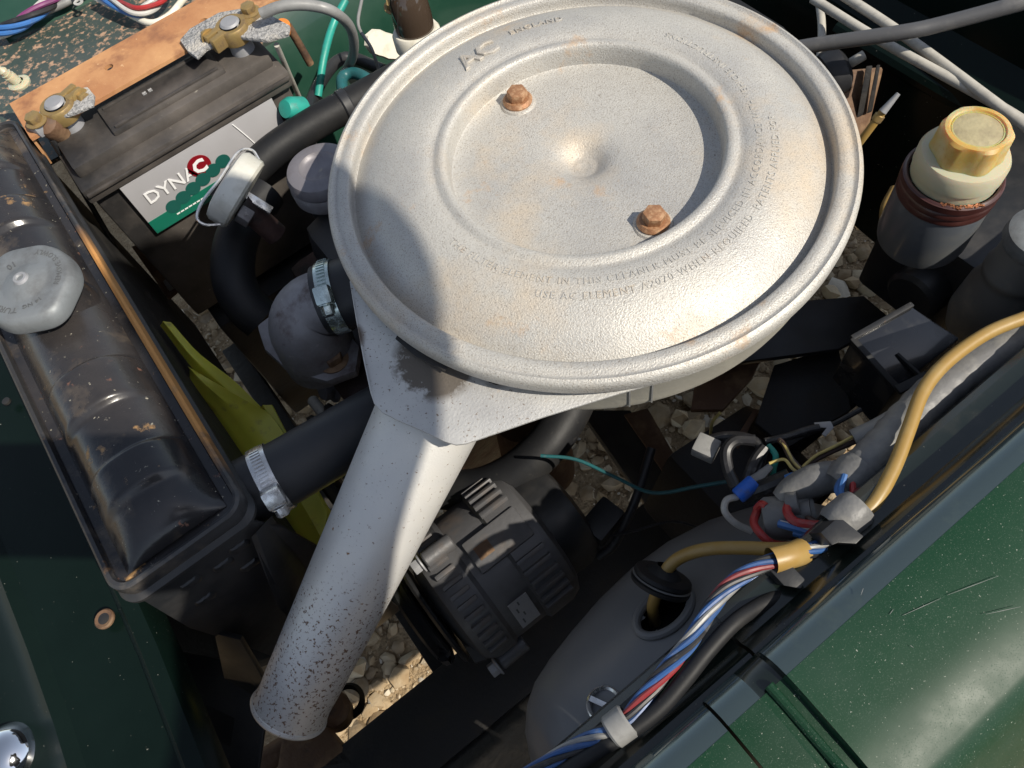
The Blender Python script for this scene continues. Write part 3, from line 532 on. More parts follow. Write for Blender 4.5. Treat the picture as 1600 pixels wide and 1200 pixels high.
# ================================================================== hoses and clips
th_ = tube('top_hose', [(372, 776, -.074), (402, 760, -.074), (450, 735, -.075), (520, 694, -.080), (600, 648, -.088), (690, 600, -.10), (760, 560, -.12)], [0.0205, 0.0205], 'rubber', seg=32, label='thick black top hose running from the radiator under the snout', cat='hose')
d1 = (P(450, 735, -.075) - P(402, 760, -.074)).normalized()
hose_clip(P(424, 749, -.0745), d1, 0.0207, 'bright steel clip on the top hose beside the radiator', 'steel', a0=1.10)
tube('bottom_hose', [(905, 610, -.20), (885, 650, -.20), (850, 700, -.205), (800, 742, -.215), (740, 765, -.225), (670, 760, -.235), (600, 735, -.24)], 0.0165, 'rubber2', seg=24, label='curved black hose behind the snout above the alternator', cat='hose')
hh = thing('heater_hose', P(470, 200, -.16), 'black heater hose running diagonally between battery and air cleaner', 'hose')
tube('hose_wall', [(345, 318, -.105), (385, 275, -.10), (432, 232, -.095), (500, 188, -.093), (560, 156, -.092), (640, 112, -.09)], 0.0132, 'rubber2', hh, seg=24)
c0 = P(541, 166, -.092); c1 = P(530, 172, -.092)
obj('moulded_ring', lathe([(0.0132, -0.004), (0.0142, -0.003), (0.0142, 0.003), (0.0132, 0.004)], c0, c0 - c1, 28), 'rubber', hh)
tube('bypass_hose', [(415, 300, -.11), (385, 340, -.11), (366, 390, -.11), (366, 440, -.115), (385, 478, -.125), (410, 500, -.135)], 0.0165, 'rubber2', seg=24, label='short curved black hose between battery and thermostat housing', cat='hose')

# thermostat housing
tt = thing('thermostat_housing', V(-0.185, 0.06, -0.13), 'grey cast thermostat elbow left of the air cleaner', 'thermostat')
tp = [P(505, 560, -.125), P(492, 535, -.105), P(480, 505, -.085), P(492, 480, -.075), P(520, 468, -.07), P(545, 462, -.07)]
obj('elbow', sweep(smooth(tp, 6), [0.0265, 0.027, 0.0265, 0.0245, 0.0222, 0.021, 0.0205], 40), 'cast', tt, sharp=60)
fl = pts([(400, 508, -.105), (412, 545, -.105), (450, 580, -.105), (510, 596, -.105), (556, 580, -.105), (562, 540, -.105), (520, 490, -.105), (450, 470, -.105)])
obj('flange', prism(fl, (0, 0, -0.009), 0.003), 'cast', tt)
obj('bolt', hexhead(P(520, 562, -.105), (0.1, 0, 1), 0.0085, 0.007, 0.002), 'brown', tt)
obj('casting_mark', lathe([(0, 0.0012), (0.0016, 0.0008), (0.002, 0)], P(446, 473, -.0625), (-0.4, -0.4, 0.8), 12), 'dark', tt)
tube('hose_stub', [(503, 470, -.0665), (530, 462, -.066), (570, 450, -.066)], 0.0235, 'rubber', seg=32, label='short black hose pushed onto the thermostat elbow', cat='hose')
d2 = (P(530, 462, -.066) - P(503, 470, -.0665)).normalized()
hose_clip(P(523, 464, -.066), d2, 0.0237, 'greenish zinc clip on the hose at the thermostat elbow', 'zinc', a0=0.75, wd=0.010)

# oil filler cap
oc = P(498, 262, -.055)
oil = thing('oil_filler_cap', oc + V(0, 0, -.03), 'round grey oil filler cap half hidden by the air cleaner', 'oil cap')
obj('cap', lathe([(0, -0.0015), (0.010, -0.0012), (0.0125, 0.0), (0.014, 0.0022), (0.018, 0.0025), (0.0235, 0.0005), (0.0255, -0.004), (0.0255, -0.008), (0.0242, -0.0095)], oc, (0, 0, 1), 56), mat('grey_violet_cap', (0.19, 0.18, 0.195), 0.45, 0.3, [((0.12, 0.11, 0.12), 40, .45, .7, .6), ((0.3, 0.27, 0.22), 90, .66, .76, .7)], (250, .2, .001)), oil)
obj('skirt', lathe([(0.0246, -0.0095), (0.0262, -0.012), (0.0262, -0.020), (0.024, -0.023), (0, -0.023)], oc, (0, 0, 1), 72, fn=lambda a, r, h: 1 + 0.015 * sin(36 * a)), 'cast', oil)
obj('filler_tube', lathe([(0.020, -0.022), (0.020, -0.10)], oc, (0, 0, 1), 32), 'black', oil)

# flip-top breather standing on edge
bc = P(358, 290, -.060); bax = P(430, 335, -.066) - bc; vw_ = (bc - CAM).normalized(); bax = (bax - bax.dot(vw_) * vw_).normalized(); bax = (bax - vw_ * 0.06).normalized()
br = thing('breather_cap', bc + V(0, 0, -.05), 'tilted bare metal cap with wire bail in front of the battery label', 'breather cap')
obj('cap_disc', lathe([(0, -0.0045), (0.020, -0.0045), (0.0265, -0.003), (0.0285, 0.0), (0.0285, 0.0110), (0.0268, 0.0130), (0.022, 0.0135), (0, 0.014)], bc, bax, 14), mat('bare_aluminium', (0.62, 0.61, 0.55), 0.45, 0.25, [((0.46, 0.45, 0.39), 50, .45, .7, .55), ((0.25, 0.18, 0.10), 80, .64, .76, .7)], (300, .25, .0008)), br)
e1, e2, e3 = basis(bax)
vdir = (P(392, 225, -.05) - P(322, 360, -.06)).normalized()
vdir = (vdir - vdir.dot(bax) * bax).normalized(); ndir = bax.cross(vdir)
obj('wire_bail', sweep(smooth([bc + vdir * 0.030 + bax * 0.008, bc + vdir * 0.0335 + bax * 0.000, bc + vdir * 0.026 - bax * 0.007, bc - bax * 0.0075, bc - vdir * 0.022 - bax * 0.009, bc - vdir * 0.034 - bax * 0.006, bc - vdir * 0.035 + bax * 0.001, bc - vdir * 0.029 + bax * 0.009], 6), 0.0011, 8), 'steel', br)
obj('stem', box(bc + bax * 0.022 + V(0, 0, 0.002), (0.006, 0.0035, 0.026), Matrix((vdir, ndir, bax)).transposed(), 0.0008), 'steel', br)
obj('neck', lathe([(0.010, 0.012), (0.011, 0.016), (0.009, 0.03), (0.009, 0.05)], bc - vdir * 0.004, (bax + V(0, 0, -0.9)), 20), 'engine', br)
obj('hinge_block', box(bc + bax * 0.020 - vdir * 0.014, (0.010, 0.014, 0.010), Matrix((vdir, ndir, bax)).transposed(), 0.0015), 'cast', br)

# ================================================================== battery
bat = thing('battery', V(-0.17, 0.34, -0.24), 'black car battery with silver and green label behind the radiator', 'battery')
bx0, bx1, by0, by1, bz = -0.262, -0.078, 0.278, 0.400, -0.047
obj('case', box(V((bx0 + bx1) / 2, (by0 + by1) / 2 + 0.003, -0.155), (bx1 - bx0 - 0.006, by1 - by0 - 0.010, 0.175), None, 0.004), 'batt', bat)
obj('lid', bevel(join(box(V((bx0 + bx1) / 2, (by0 + by1) / 2, -0.066), (bx1 - bx0, by1 - by0, 0.014))), 0.003), 'batt', bat)
obj('lid_step', box(V((bx0 + bx1) / 2, (by0 + by1) / 2 + 0.006, -0.055), (bx1 - bx0 - 0.010, by1 - by0 - 0.016, 0.012), None, 0.004), 'batt', bat)
obj('vent_cover', box(V(-0.168, 0.318, -0.048), (0.098, 0.036, 0.006), None, 0.002), 'batt', bat)
obj('cover_rib', box(V(-0.168, 0.3035, -0.0442), (0.090, 0.0025, 0.0022), None, 0.0006), 'batt', bat)
obj('cover_rib', box(V(-0.168, 0.3300, -0.0442), (0.090, 0.0025, 0.0022), None, 0.0006), 'batt', bat)
for x in (-0.180, -0.175): obj('moulded_mark', box(V(x, 0.322, -0.0447), (0.0032, 0.0032, 0.0012), None, 0.0003), 'felt', bat)
obj('front_ridge', box(V(-0.17, by0 - 0.0012, -0.0635), (0.180, 0.003, 0.003), None, 0.001), 'batt', bat)
# label on the front face
ly = by0 + 0.0030 - 0.0012
lz1 = -0.0735; lz0 = -0.128; lx0, lx1 = -0.238, -0.100
lb = obj('label', box(V((lx0 + lx1) / 2, ly, (lz0 + lz1) / 2), (lx1 - lx0, 0.0008, lz1 - lz0), None, 0.0002), 'label', bat)
obj('green_band', box(V((lx0 + lx1) / 2, ly - 0.0006, lz0 + 0.007), (lx1 - lx0 - 0.0004, 0.0006, 0.0138)), 'lgreen', lb)
for i in range(6):
    obj('green_disc', lathe([(0, 0.0004), (0.0062, 0.0004), (0.0062, 0)], V(lx0 + 0.024 + i * 0.0108, ly - 0.0008 - 0.00006 * i, lz0 + 0.0150 + 0.0026 * i), (0, -1, 0), 28), 'lgreen2', lb)
for i in range(9): obj('fine_print', box(V(lx0 + 0.024 + i * 0.0038, ly - 0.0011, lz0 + 0.0066), (0.0030, 0.0003, 0.0011)), 'lwhite', lb)
obj('letter_shadow', ontoplane(textmesh('DYNA', 0.0165, 0.0001, 0.98, 0.0003), V(lx0 + 0.0094, ly - 0.0006, lz1 - 0.0268), (1, 0, 0), (0, 0, 1)), 'lgrey', lb, sharp=20)
obj('lettering', ontoplane(textmesh('DYNA', 0.0165, 0.0002, 0.98, 0.0001), V(lx0 + 0.0100, ly - 0.0009, lz1 - 0.0262), (1, 0, 0), (0, 0, 1)), 'lwhite', lb, sharp=20)
obj('red_disc', lathe([(0, 0.0005), (0.0098, 0.0005), (0.0098, 0)], V(lx0 + 0.0600, ly - 0.0006, lz1 - 0.0190), (0, -1, 0), 40), 'lred', lb)
obj('letter', ontoplane(textmesh('C', 0.0165, 0.0002, 1.0, 0.0006), V(lx0 + 0.0540, ly - 0.0014, lz1 - 0.0248), (1, 0, 0), (0, 0, 1)), 'lwhite', lb, sharp=20)
arc = [V(lx0 + 0.100 + 0.012 * sin(t) , ly - 0.0009, lz1 - 0.002 - 0.036 * t) for t in [0.1 * i for i in range(11)]]
obj('label_curve', sweep(arc, 0.0005, 6), 'lwhite', lb)
# posts
for (x, y) in [(q.x, q.y) for q in (P(97, 176, -.036), P(367, 52, -.034))]:
    obj('post', lathe([(0.010, -0.012), (0.0095, 0.0), (0.0085, 0.006), (0, 0.006)], V(x, y, bz), (0, 0, 1), 28), 'lead', bat)

# clamp bar with holes
barz = -0.034
by_a, by_b, bxa, bxb = 0.327, 0.378, -0.268, -0.045
def holed(xa, xb, ya, yb, holes, z, t):
    bm = bmesh.new(); vs = [bm.verts.new(q) for q in (V(xa, ya, z), V(xb, ya, z), V(xb, yb, z), V(xa, yb, z))]
    es = [bm.edges.new((vs[i], vs[(i + 1) % 4])) for i in range(4)]
    for hx, hy, hr in holes:
        hv = [bm.verts.new(V(hx + hr * cos(2 * pi * i / 20), hy + hr * sin(2 * pi * i / 20), z)) for i in range(20)]
        es += [bm.edges.new((hv[i], hv[(i + 1) % 20])) for i in range(20)]
    bmesh.ops.triangle_fill(bm, use_beauty=True, edges=es, use_dissolve=False)
    bm.verts.index_update(); g = ([v.co.copy() for v in bm.verts], [tuple(v.index for v in f.verts) for f in bm.faces]); bm.free(); return solid(g, (0, 0, -t))
h1, h2 = P(170, 105, barz), P(318, 33, barz)
br_ = thing('clamp_bar', V(-0.16, 0.35, barz - 0.02), 'flat orange rusty bar with holes lying across the battery', 'battery clamp')
obj('strap', holed(bxa, bxb, by_a, by_b, [(h1.x, h1.y, 0.0036), (h2.x, h2.y, 0.0036)], barz, 0.003), 'rustbar', br_)
obj('end_tab', prism([V(bxa, by_a + 0.002, barz - 0.0005), V(bxa, by_b - 0.002, barz - 0.0005), V(bxa - 0.003, by_b - 0.006, barz - 0.03), V(bxa - 0.003, by_a + 0.006, barz - 0.03)], (0.002, 0, 0), 0.0004), 'rustbar', br_)
cp = P(32, 132, barz)
ck = thing('push_clip', cp, 'small cream plastic push clip on the end of the rusty bar', 'clip')
obj('base', lathe([(0, 0), (0.0085, 0), (0.0088, 0.002), (0.007, 0.0032), (0.0045, 0.0034)], cp, (0, 0, 1), 28), 'cream', ck)
obj('stem', lathe([(0.0042, 0.003), (0.0045, 0.010), (0.0035, 0.0102), (0.0042, 0.0125), (0.0032, 0.0128), (0.0036, 0.0155), (0.002, 0.018), (0.0012, 0.023), (0, 0.0235)], cp, (-0.25, 0.05, 1), 20), 'cream', ck)

# terminal clamps on felt pads
def felt(nm, poly, z, h, lab):
    g = prism([P(x, y, z) for x, y in poly], (0, 0, h), 0.001)
    return obj(nm, g, 'felt', label=lab, cat='felt pad', group='felt pads under the battery terminals')
felt('felt_pad', [(72, 168), (100, 148), (140, 140), (150, 152), (148, 168), (120, 180), (90, 190)], -0.0335, 0.003, 'ragged grey felt pad under the battery terminal next to the radiator')
felt('felt_pad', [(284, 68), (300, 50), (345, 25), (400, 15), (455, 45), (452, 58), (418, 68), (370, 62), (325, 80), (310, 95), (296, 85)], -0.0335, 0.0035, 'ragged grey felt pad under the far right battery terminal')
def terminal(o, ang_, lab, far):
    R3 = Matrix.Rotation(ang_, 3, 'Z'); o = Vector(o)
    t = thing('battery_terminal', o, lab, 'terminal', 'battery terminals')
    ring = lathe([(0.0082, -0.004), (0.0125, -0.004), (0.0130, -0.002), (0.0130, 0.007), (0.0120, 0.0085), (0.0086, 0.0085)], o, (0, 0, 1), 28)
    obj('clamp_ring', ring, 'brass', t)
    obj('post_top', lathe([(0.0080, 0.0095), (0.0066, 0.0110), (0, 0.0112)], o, (0, 0, 1), 24), 'lead', t)
    obj('jaw', box(o + R3 @ V(0.015, 0.003, 0.0035), (0.014, 0.0055, 0.011), R3, 0.0012), 'brass', t)
    obj('jaw', box(o + R3 @ V(0.015, -0.005, 0.0035), (0.014, 0.0055, 0.011), R3, 0.0012), 'brass', t)
    obj('pinch_bolt', hexhead(o + R3 @ V(0.017, -0.0078, 0.004), R3 @ V(0, -1, 0), 0.0052, 0.005, 0.001), 'brass', t)
    obj('cable_lug', box(o + R3 @ V(-0.017, 0.002, 0.0025), (0.018, 0.014, 0.010), R3, 0.003), 'brass' if far else 'lead', t)
    obj('lug_bolt', hexhead(o + R3 @ V(-0.019, 0.001, 0.007), (0, 0, 1), 0.006, 0.005, 0.0015), 'brass', t)
    return t
terminal(P(97, 176, -.036), 0.35, 'brass terminal clamp with rusty lug at the battery end beside the radiator', False)
terminal(P(367, 52, -.034), 0.2 + pi, 'yellow brass terminal clamp with black lead at the far end of the battery', True)
obj('rusty_lug', lathe([(0, 0.007), (0.004, 0.007), (0.0085, 0.004), (0.0095, 0.0), (0.009, -0.012), (0, -0.012)], P(77, 196, -.036), (-0.25, -0.35, 1), 26), 'brown', label='rust brown round cable end below the terminal beside the radiator', cat='cable end')
tube('battery_lead', [(408, 22, -.018), (440, 10, -.016), (480, 8, -.02), (520, 18, -.03), (548, 45, -.06), (552, 85, -.10), (535, 120, -.15)], 0.0042, 'wgrey', label='grey battery lead looping from the far battery terminal', cat='cable')
tube('hold_down_rod', [(432, 70, -.04), (458, 130, -.10), (478, 175, -.16)], 0.0022, 'rod', label='pale threaded hold-down rod at the far end of the battery', cat='rod')
tube('hold_down_rod', [(82, 218, -.045), (130, 300, -.10), (172, 372, -.15), (200, 425, -.19)], 0.0022, 'black', label='dark hold-down rod between battery and radiator', cat='rod')
tube('teal_wire', [(540, 0, -.10), (520, 40, -.11), (506, 90, -.12), (497, 150, -.14)], 0.0036, 'teal', label='bright teal sleeve hanging at the far wing', cat='wire')
tube('teal_wire', [(536, 150, -.12), (535, 122, -.12), (552, 114, -.12), (575, 124, -.12), (590, 140, -.13)], 0.0052, 'tealdark', label='dark teal bent pipe behind the heater hose', cat='pipe')
obj('teal_plug', lathe([(0, 0.008), (0.007, 0.007), (0.0095, 0.002), (0.0095, -0.012), (0, -0.012)], P(455, 170, -.085), (-0.6, -0.2, 0.5), 24), 'teal', label='round teal plug at the end of the battery label', cat='plug')
tube('grey_wire', [(565, 0, -.12), (560, 40, -.12), (580, 75, -.13), (592, 110, -.15)], 0.0016, 'wgrey', label='thin grey wire hanging before the far green wing', cat='wire')
tube('rusty_rod', [(450, 40, -.07), (468, 70, -.09), (485, 100, -.11)], 0.0035, 'brown', label='brown rusty strap end right of the far battery terminal', cat='strap')
obj('orange_plug', lathe([(0, 0.004), (0.005, 0.003), (0.006, 0), (0.006, -0.006), (0, -0.006)], P(443, 40, -.055), (0.3, -0.3, 1), 18), 'orange', label='small orange plug beside the far battery terminal', cat='plug')
# support tray edge below the battery
tr = thing('battery_tray', V(-0.2, 0.26, -0.30), 'rusty battery tray edge below the green label', 'battery tray')
obj('lip', prism(pts([(205, 385, -.235), (215, 382, -.235), (278, 452, -.255), (262, 466, -.255)]), (0, 0, -0.004), 0.0006), 'brown', tr)
obj('plate', prism(pts([(240, 415, -.25), (325, 375, -.25), (345, 405, -.25), (262, 452, -.25)]), (0, 0, -0.004), 0.0006), 'lead', tr)

# wiring laid over the speckled shelf
def bundle(nm, l, cols, r, off, turns, lab, cat='wiring'):
    path = smooth(pts(l), 10); fr = frames(path); k = len(cols); t = thing(nm, path[len(path) // 2], lab, cat)
    for i, c in enumerate(cols):
        q = [p + off * (cos(2 * pi * (i / k + turns * j / len(path))) * a + sin(2 * pi * (i / k + turns * j / len(path))) * b) for j, (p, (tt_, a, b)) in enumerate(zip(path, fr))]
        obj('strand', sweep(q, r, 8), c, t)
    return t
bundle('wire_bundle', [(-40, 58, -.075), (20, 42, -.072), (70, 10, -.072), (110, -25, -.075)], ['blue', 'wwhite', 'purple', 'wblack', 'blue'], 0.0024, 0.0042, 1.1, 'blue, white and purple wires on the speckled shelf, top left corner')
bundle('wire_bundle', [(150, -8, -.075), (180, 6, -.072), (215, 18, -.070), (245, 4, -.072), (262, -20, -.075)], ['blue', 'wwhite', 'red', 'wwhite'], 0.0022, 0.0034, 1.0, 'sagging blue, white and red wires behind the rusty bar')
tube('grey_sleeve', [(-30, 62, -.078), (40, 30, -.078), (100, 5, -.078), (140, -20, -.078)], 0.0036, 'wgrey', label='grey sleeve under the wires in the top left corner', cat='sleeve')
tube('cream_sleeve', [(185, 10, -.078), (230, 35, -.078), (262, 26, -.078), (290, -5, -.078)], 0.0030, 'white', label='cream sleeve under the sagging wires behind the rusty bar', cat='sleeve')
obj('ring_terminal', join(lathe([(0.0022, 0), (0.0046, 0), (0.0046, 0.001), (0.0022, 0.001), (0.0022, 0)], P(123, 4, -.074), (0, 0, 1), 24), box(P(117, -3, -.0735), (0.003, 0.008, 0.001), Matrix.Rotation(0.3, 3, 'Z'))), 'wwhite', label='small white ring terminal near the top edge', cat='ring terminal')

# washer pump / glass bowl near the top
gp = P(650, 50, -.10)
gb = thing('filter_bowl', gp + V(0, 0, -.04), 'dark glass bowl in a cream collar behind the air cleaner', 'filter bowl')
obj('collar', lathe([(0.019, -0.014), (0.0215, -0.012), (0.0215, 0.0), (0.0195, 0.003), (0.017, 0.003)], gp, (0.05, 0.1, 1), 40), 'white', gb)
obj('base', lathe([(0.0175, -0.010), (0.0175, -0.035), (0, -0.036)], gp, (0.05, 0.1, 1), 32), 'cream', gb)
obj('glass_bowl', lathe([(0.0172, 0.002), (0.0175, 0.015), (0.0165, 0.032), (0.012, 0.040), (0, 0.042)], gp, (0.05, 0.1, 1), 40), 'glass', gb)
obj('brass_screw', hexhead(P(612, 12, -.075), (0, -0.4, 1), 0.005, 0.006, 0.0015), 'brass', gb)
tube('black_pipe', [(470, 210, -.13), (500, 130, -.15), (540, 90, -.17), (600, 110, -.17)], 0.006, 'rubber', label='black pipe in shade beside the heater hose', cat='pipe')

# ================================================================== fan, pulley, engine
fan = thing('cooling_fan', V(-0.262, 0.03, -0.25), 'yellow plastic cooling fan behind the radiator', 'fan')
def blade(nm, L_, R_, th=0.0022):
    k = 14; a = smooth(pts(L_), 8); b = smooth(pts(R_), 8)
    def samp(q, t): x = t * (len(q) - 1); i = min(int(x), len(q) - 2); return q[i].lerp(q[i + 1], x - i)
    rows = []
    for i in range(k + 1):
        p, q = samp(a, i / k), samp(b, i / k)
        rows.append([p.lerp(q, j / 6) + V(0, 0, 0.0035 * (1 - abs(j - 3) / 3) if j != 3 else 0.0042) for j in range(7)])
    return obj(nm, bevel(solid(grid(rows), (0, 0, -th)), 0.0004, 1, 50), 'yellow', fan)
blade('fan_blade', [(250, 508, -.120), (300, 575, -.130), (345, 625, -.140), (380, 660, -.148)], [(267, 503, -.118), (310, 551, -.122), (365, 594, -.130), (408, 636, -.140)])
blade('fan_blade', [(297, 577, -.128), (300, 604, -.132), (345, 660, -.142), (400, 745, -.155), (470, 845, -.170), (500, 890, -.176)], [(298, 575, -.126), (350, 606, -.124), (400, 634, -.130), (426, 652, -.140), (470, 720, -.152), (512, 800, -.165)])
blade('fan_blade', [(402, 640, -.150), (440, 700, -.158), (500, 800, -.170), (530, 850, -.178)], [(425, 632, -.145), (450, 680, -.152), (505, 780, -.165), (540, 830, -.175)])
obj('hub', lathe([(0, -0.012), (0.028, -0.012), (0.032, -0.006), (0.032, 0.012), (0.012, 0.016), (0, 0.016)], V(-0.250, -0.01, -0.235), (1, 0, 0), 32), 'yellow', fan)
pu = thing('water_pump_pulley', V(-0.225, 0.01, -0.28), 'black grooved pulley between fan and engine', 'pulley')
obj('wheel', lathe([(0, -0.012), (0.050, -0.012), (0.054, -0.010), (0.054, -0.006), (0.046, 0.0), (0.054, 0.006), (0.054, 0.010), (0.050, 0.012), (0.030, 0.012), (0.028, 0.004), (0, 0.004)], V(-0.216, 0.030, -0.205), (1, 0, 0), 48), 'black', pu)
obj('shaft', cyl(V(-0.225, 0.030, -0.205), V(-0.17, 0.030, -0.205), 0.016), 'dark', pu)
eng = thing('engine', V(0.05, 0.1, -0.52), 'dark maroon engine block under the air cleaner', 'engine')
obj('block', box(V(0.06, 0.115, -0.28), (0.46, 0.16, 0.26), None, 0.012), 'engine', eng)
obj('rocker_cover', box(V(0.05, 0.10, -0.115), (0.40, 0.12, 0.07), None, 0.02), 'black', eng)
obj('timing_cover', lathe([(0, -0.02), (0.045, -0.02), (0.052, -0.012), (0.055, 0.0), (0.06, 0.01)], V(-0.175, 0.055, -0.185), (1, 0, 0), 40), 'engine', eng)
obj('bolt', hexhead(P(520, 605, -.165), (-1, 0, 0.6), 0.009, 0.008, 0.002), 'cast', eng)
obj('stud', cyl(P(488, 625, -.19), P(512, 655, -.18), 0.0045, 14, 0.001), 'rod', eng)
obj('carburettor', join(cyl(V(0.0, 0.0, -0.05), V(0.0, 0.0, -0.11), 0.05, 32, 0.004), box(V(0.02, -0.01, -0.12), (0.14, 0.08, 0.03), None, 0.006)), 'cast', eng)
obj('manifold', sweep(smooth([V(-0.06, 0.02, -0.20), V(-0.04, -0.02, -0.21), V(0.04, -0.03, -0.21), V(0.14, -0.02, -0.21), V(0.2, 0.02, -0.2)], 6), 0.022, 20), 'engine', eng)
obj('oil_filter', lathe([(0, 0.0), (0.028, 0.0), (0.032, 0.006), (0.032, 0.08), (0, 0.08)], P(845, 745, -.33), (0.2, 0.3, 1), 36), 'brown', eng)
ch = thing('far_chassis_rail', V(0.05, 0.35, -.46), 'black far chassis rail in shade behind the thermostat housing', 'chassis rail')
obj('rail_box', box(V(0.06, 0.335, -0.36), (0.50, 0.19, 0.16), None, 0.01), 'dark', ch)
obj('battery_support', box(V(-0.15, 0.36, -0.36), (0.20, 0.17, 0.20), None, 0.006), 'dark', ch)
# ================================================================== alternator
ALT = V(-0.178, -0.088, -0.245)
al = thing('alternator', ALT + V(0, 0, -0.07), 'dark finned alternator below the intake pipe', 'alternator')
AXX = (1, 0, 0)
M['alt'] = mat('grey_black_alloy', (0.10, 0.10, 0.105), 0.5, 0.3, [((0.055, 0.053, 0.053), 24, .45, .7, .65), ((0.14, 0.105, 0.08), 16, .55, .74, .8)], (250, .25, .001))
obj('front_housing', lathe([(0, -0.052), (0.030, -0.052), (0.052, -0.044), (0.0575, -0.036), (0.0575, -0.020), (0.054, -0.016)], ALT, AXX, 64), 'alt', al)
obj('stator', lathe([(0.054, -0.018), (0.0545, -0.016), (0.0545, 0.010), (0.054, 0.012)], ALT, AXX, 64), 'alt', al)
obj('rear_housing', lathe([(0.054, 0.010), (0.0580, 0.013), (0.0580, 0.034), (0.055, 0.042), (0.048, 0.046), (0, 0.046)], ALT, AXX, 64), 'alt', al)
obj('end_cover', lathe([(0.046, 0.044), (0.047, 0.060), (0.043, 0.072), (0.034, 0.076), (0, 0.076)], ALT, AXX, 14), 'black', al)
for i in range(26):
    a = radians(-70 + i * 8.6); d = V(0, sin(a), cos(a)); s = V(0, cos(a), -sin(a)); rot = Matrix((V(1, 0, 0), s, d)).transposed()
    if not 6 <= i <= 9: obj('fin', box(ALT + d * 0.0590 + V(0.024, 0, 0), (0.024, 0.0036, 0.005), rot, 0.0008), 'alt', al)
    if i % 1 == 0: obj('fin', box(ALT + d * 0.0580 + V(-0.031, 0, 0), (0.016, 0.0036, 0.004), rot, 0.0008), 'alt', al)
a = radians(30)
for i in (11,):
    a = radians(-70 + 7.5 * 8.6); d = V(0, sin(a), cos(a)); s = V(0, cos(a), -sin(a)); rot = Matrix((V(1, 0, 0), s, d)).transposed()
    pad = obj('mounting_pad', box(ALT + d * 0.0575 + V(0.012, 0, 0), (0.046, 0.026, 0.004), rot, 0.0015), 'alt', al)
    obj('window', box(ALT + d * 0.0596 + V(0.000, 0, 0), (0.012, 0.010, 0.0006), rot), 'brown', pad)
a = radians(-62); d = V(0, sin(a), cos(a)); s = V(0, cos(a), -sin(a)); rot = Matrix((V(1, 0, 0), s, d)).transposed()
lp = obj('label_plate', box(ALT + d * 0.0552 + V(-0.002, 0, 0), (0.016, 0.028, 0.0008), rot), 'lead', al)
for i in range(4): obj('plate_print', box(ALT + d * 0.0557 + V(-0.006 + 0.0032 * (i % 2), 0, 0) + s * (-0.008 + 0.006 * i), (0.0012, 0.0045 - 0.001 * (i % 2), 0.0003), rot), 'engrave', lp)
for a in (-1.75, 0.25, 2.2):
    d = V(0, sin(a), cos(a)); obj('through_bolt', hexhead(ALT + d * 0.061 + V(-0.040, 0, 0), (-1, 0, 0), 0.0055, 0.006, 0.002), 'lead', al)
    obj('lug', cyl(ALT + d * 0.060 + V(-0.038, 0, 0), ALT + d * 0.060 + V(-0.014, 0, 0), 0.0065, 18, 0.001), 'alt', al)
obj('pulley', lathe([(0, -0.074), (0.012, -0.074), (0.032, -0.073), (0.034, -0.071), (0.028, -0.067), (0.034, -0.063), (0.032, -0.061), (0.012, -0.060), (0.012, -0.05)], ALT, AXX, 40), 'black', al)
obj('cooling_disc', lathe([(0.012, -0.058), (0.044, -0.058), (0.046, -0.056), (0.044, -0.054), (0.012, -0.054)], ALT, AXX, 40), 'black', al)
obj('plug_socket', box(ALT + V(0.086, -0.030, 0.012), (0.030, 0.022, 0.018), Matrix.Rotation(0.2, 3, 'Z'), 0.003), 'black', al)
bm_ = thing('alternator_bracket', ALT + V(0, -0.04, -0.1), 'black mounting bracket at the alternator pulley', 'bracket')
obj('arm', prism(pts([(690, 950, -.30), (715, 960, -.30), (760, 1030, -.32), (742, 1036, -.32)]), (0, 0, -0.006), 0.001), 'black', bm_)
obj('foot', prism(pts([(690, 985, -.31), (725, 985, -.31), (745, 1010, -.31), (705, 1010, -.31)]), (0, 0, -0.02), 0.002), 'black', bm_)
belt = [V(-0.245, ALT.y + 0.034 * cos(t), ALT.z + 0.034 * sin(t)) for t in [(-0.6 - 0.25 * i) * 1.0 for i in range(12)]]
belt = belt + [V(-0.245, 0.03, -0.36), V(-0.240, 0.085, -0.22), V(-0.240, 0.045, -0.152)]
obj('fan_belt', sweep(belt + [belt[0]], 0.0055, 8), 'rubber', label='black rubber drive belt round the alternator pulley', cat='belt')
tube('alternator_lead', [(935, 870, -.25), (960, 850, -.24), (985, 800, -.22), (1000, 760, -.21), (1018, 700, -.20)], 0.0035, 'wblack', label='black alternator lead curving up beside the gravel', cat='cable')
tube('thin_wire', [(940, 840, -.24), (990, 830, -.22), (1050, 815, -.20), (1110, 830, -.17)], 0.0010, 'wblack', label='thin black wire from the alternator plug to the inner wing', cat='wire')
tube('blue_green_wire', [(845, 712, -.17), (900, 718, -.17), (960, 745, -.17), (1020, 770, -.16), (1090, 760, -.14), (1150, 750, -.13)], 0.0013, 'tealdark', label='thin blue green wire crossing above the gravel', cat='wire')

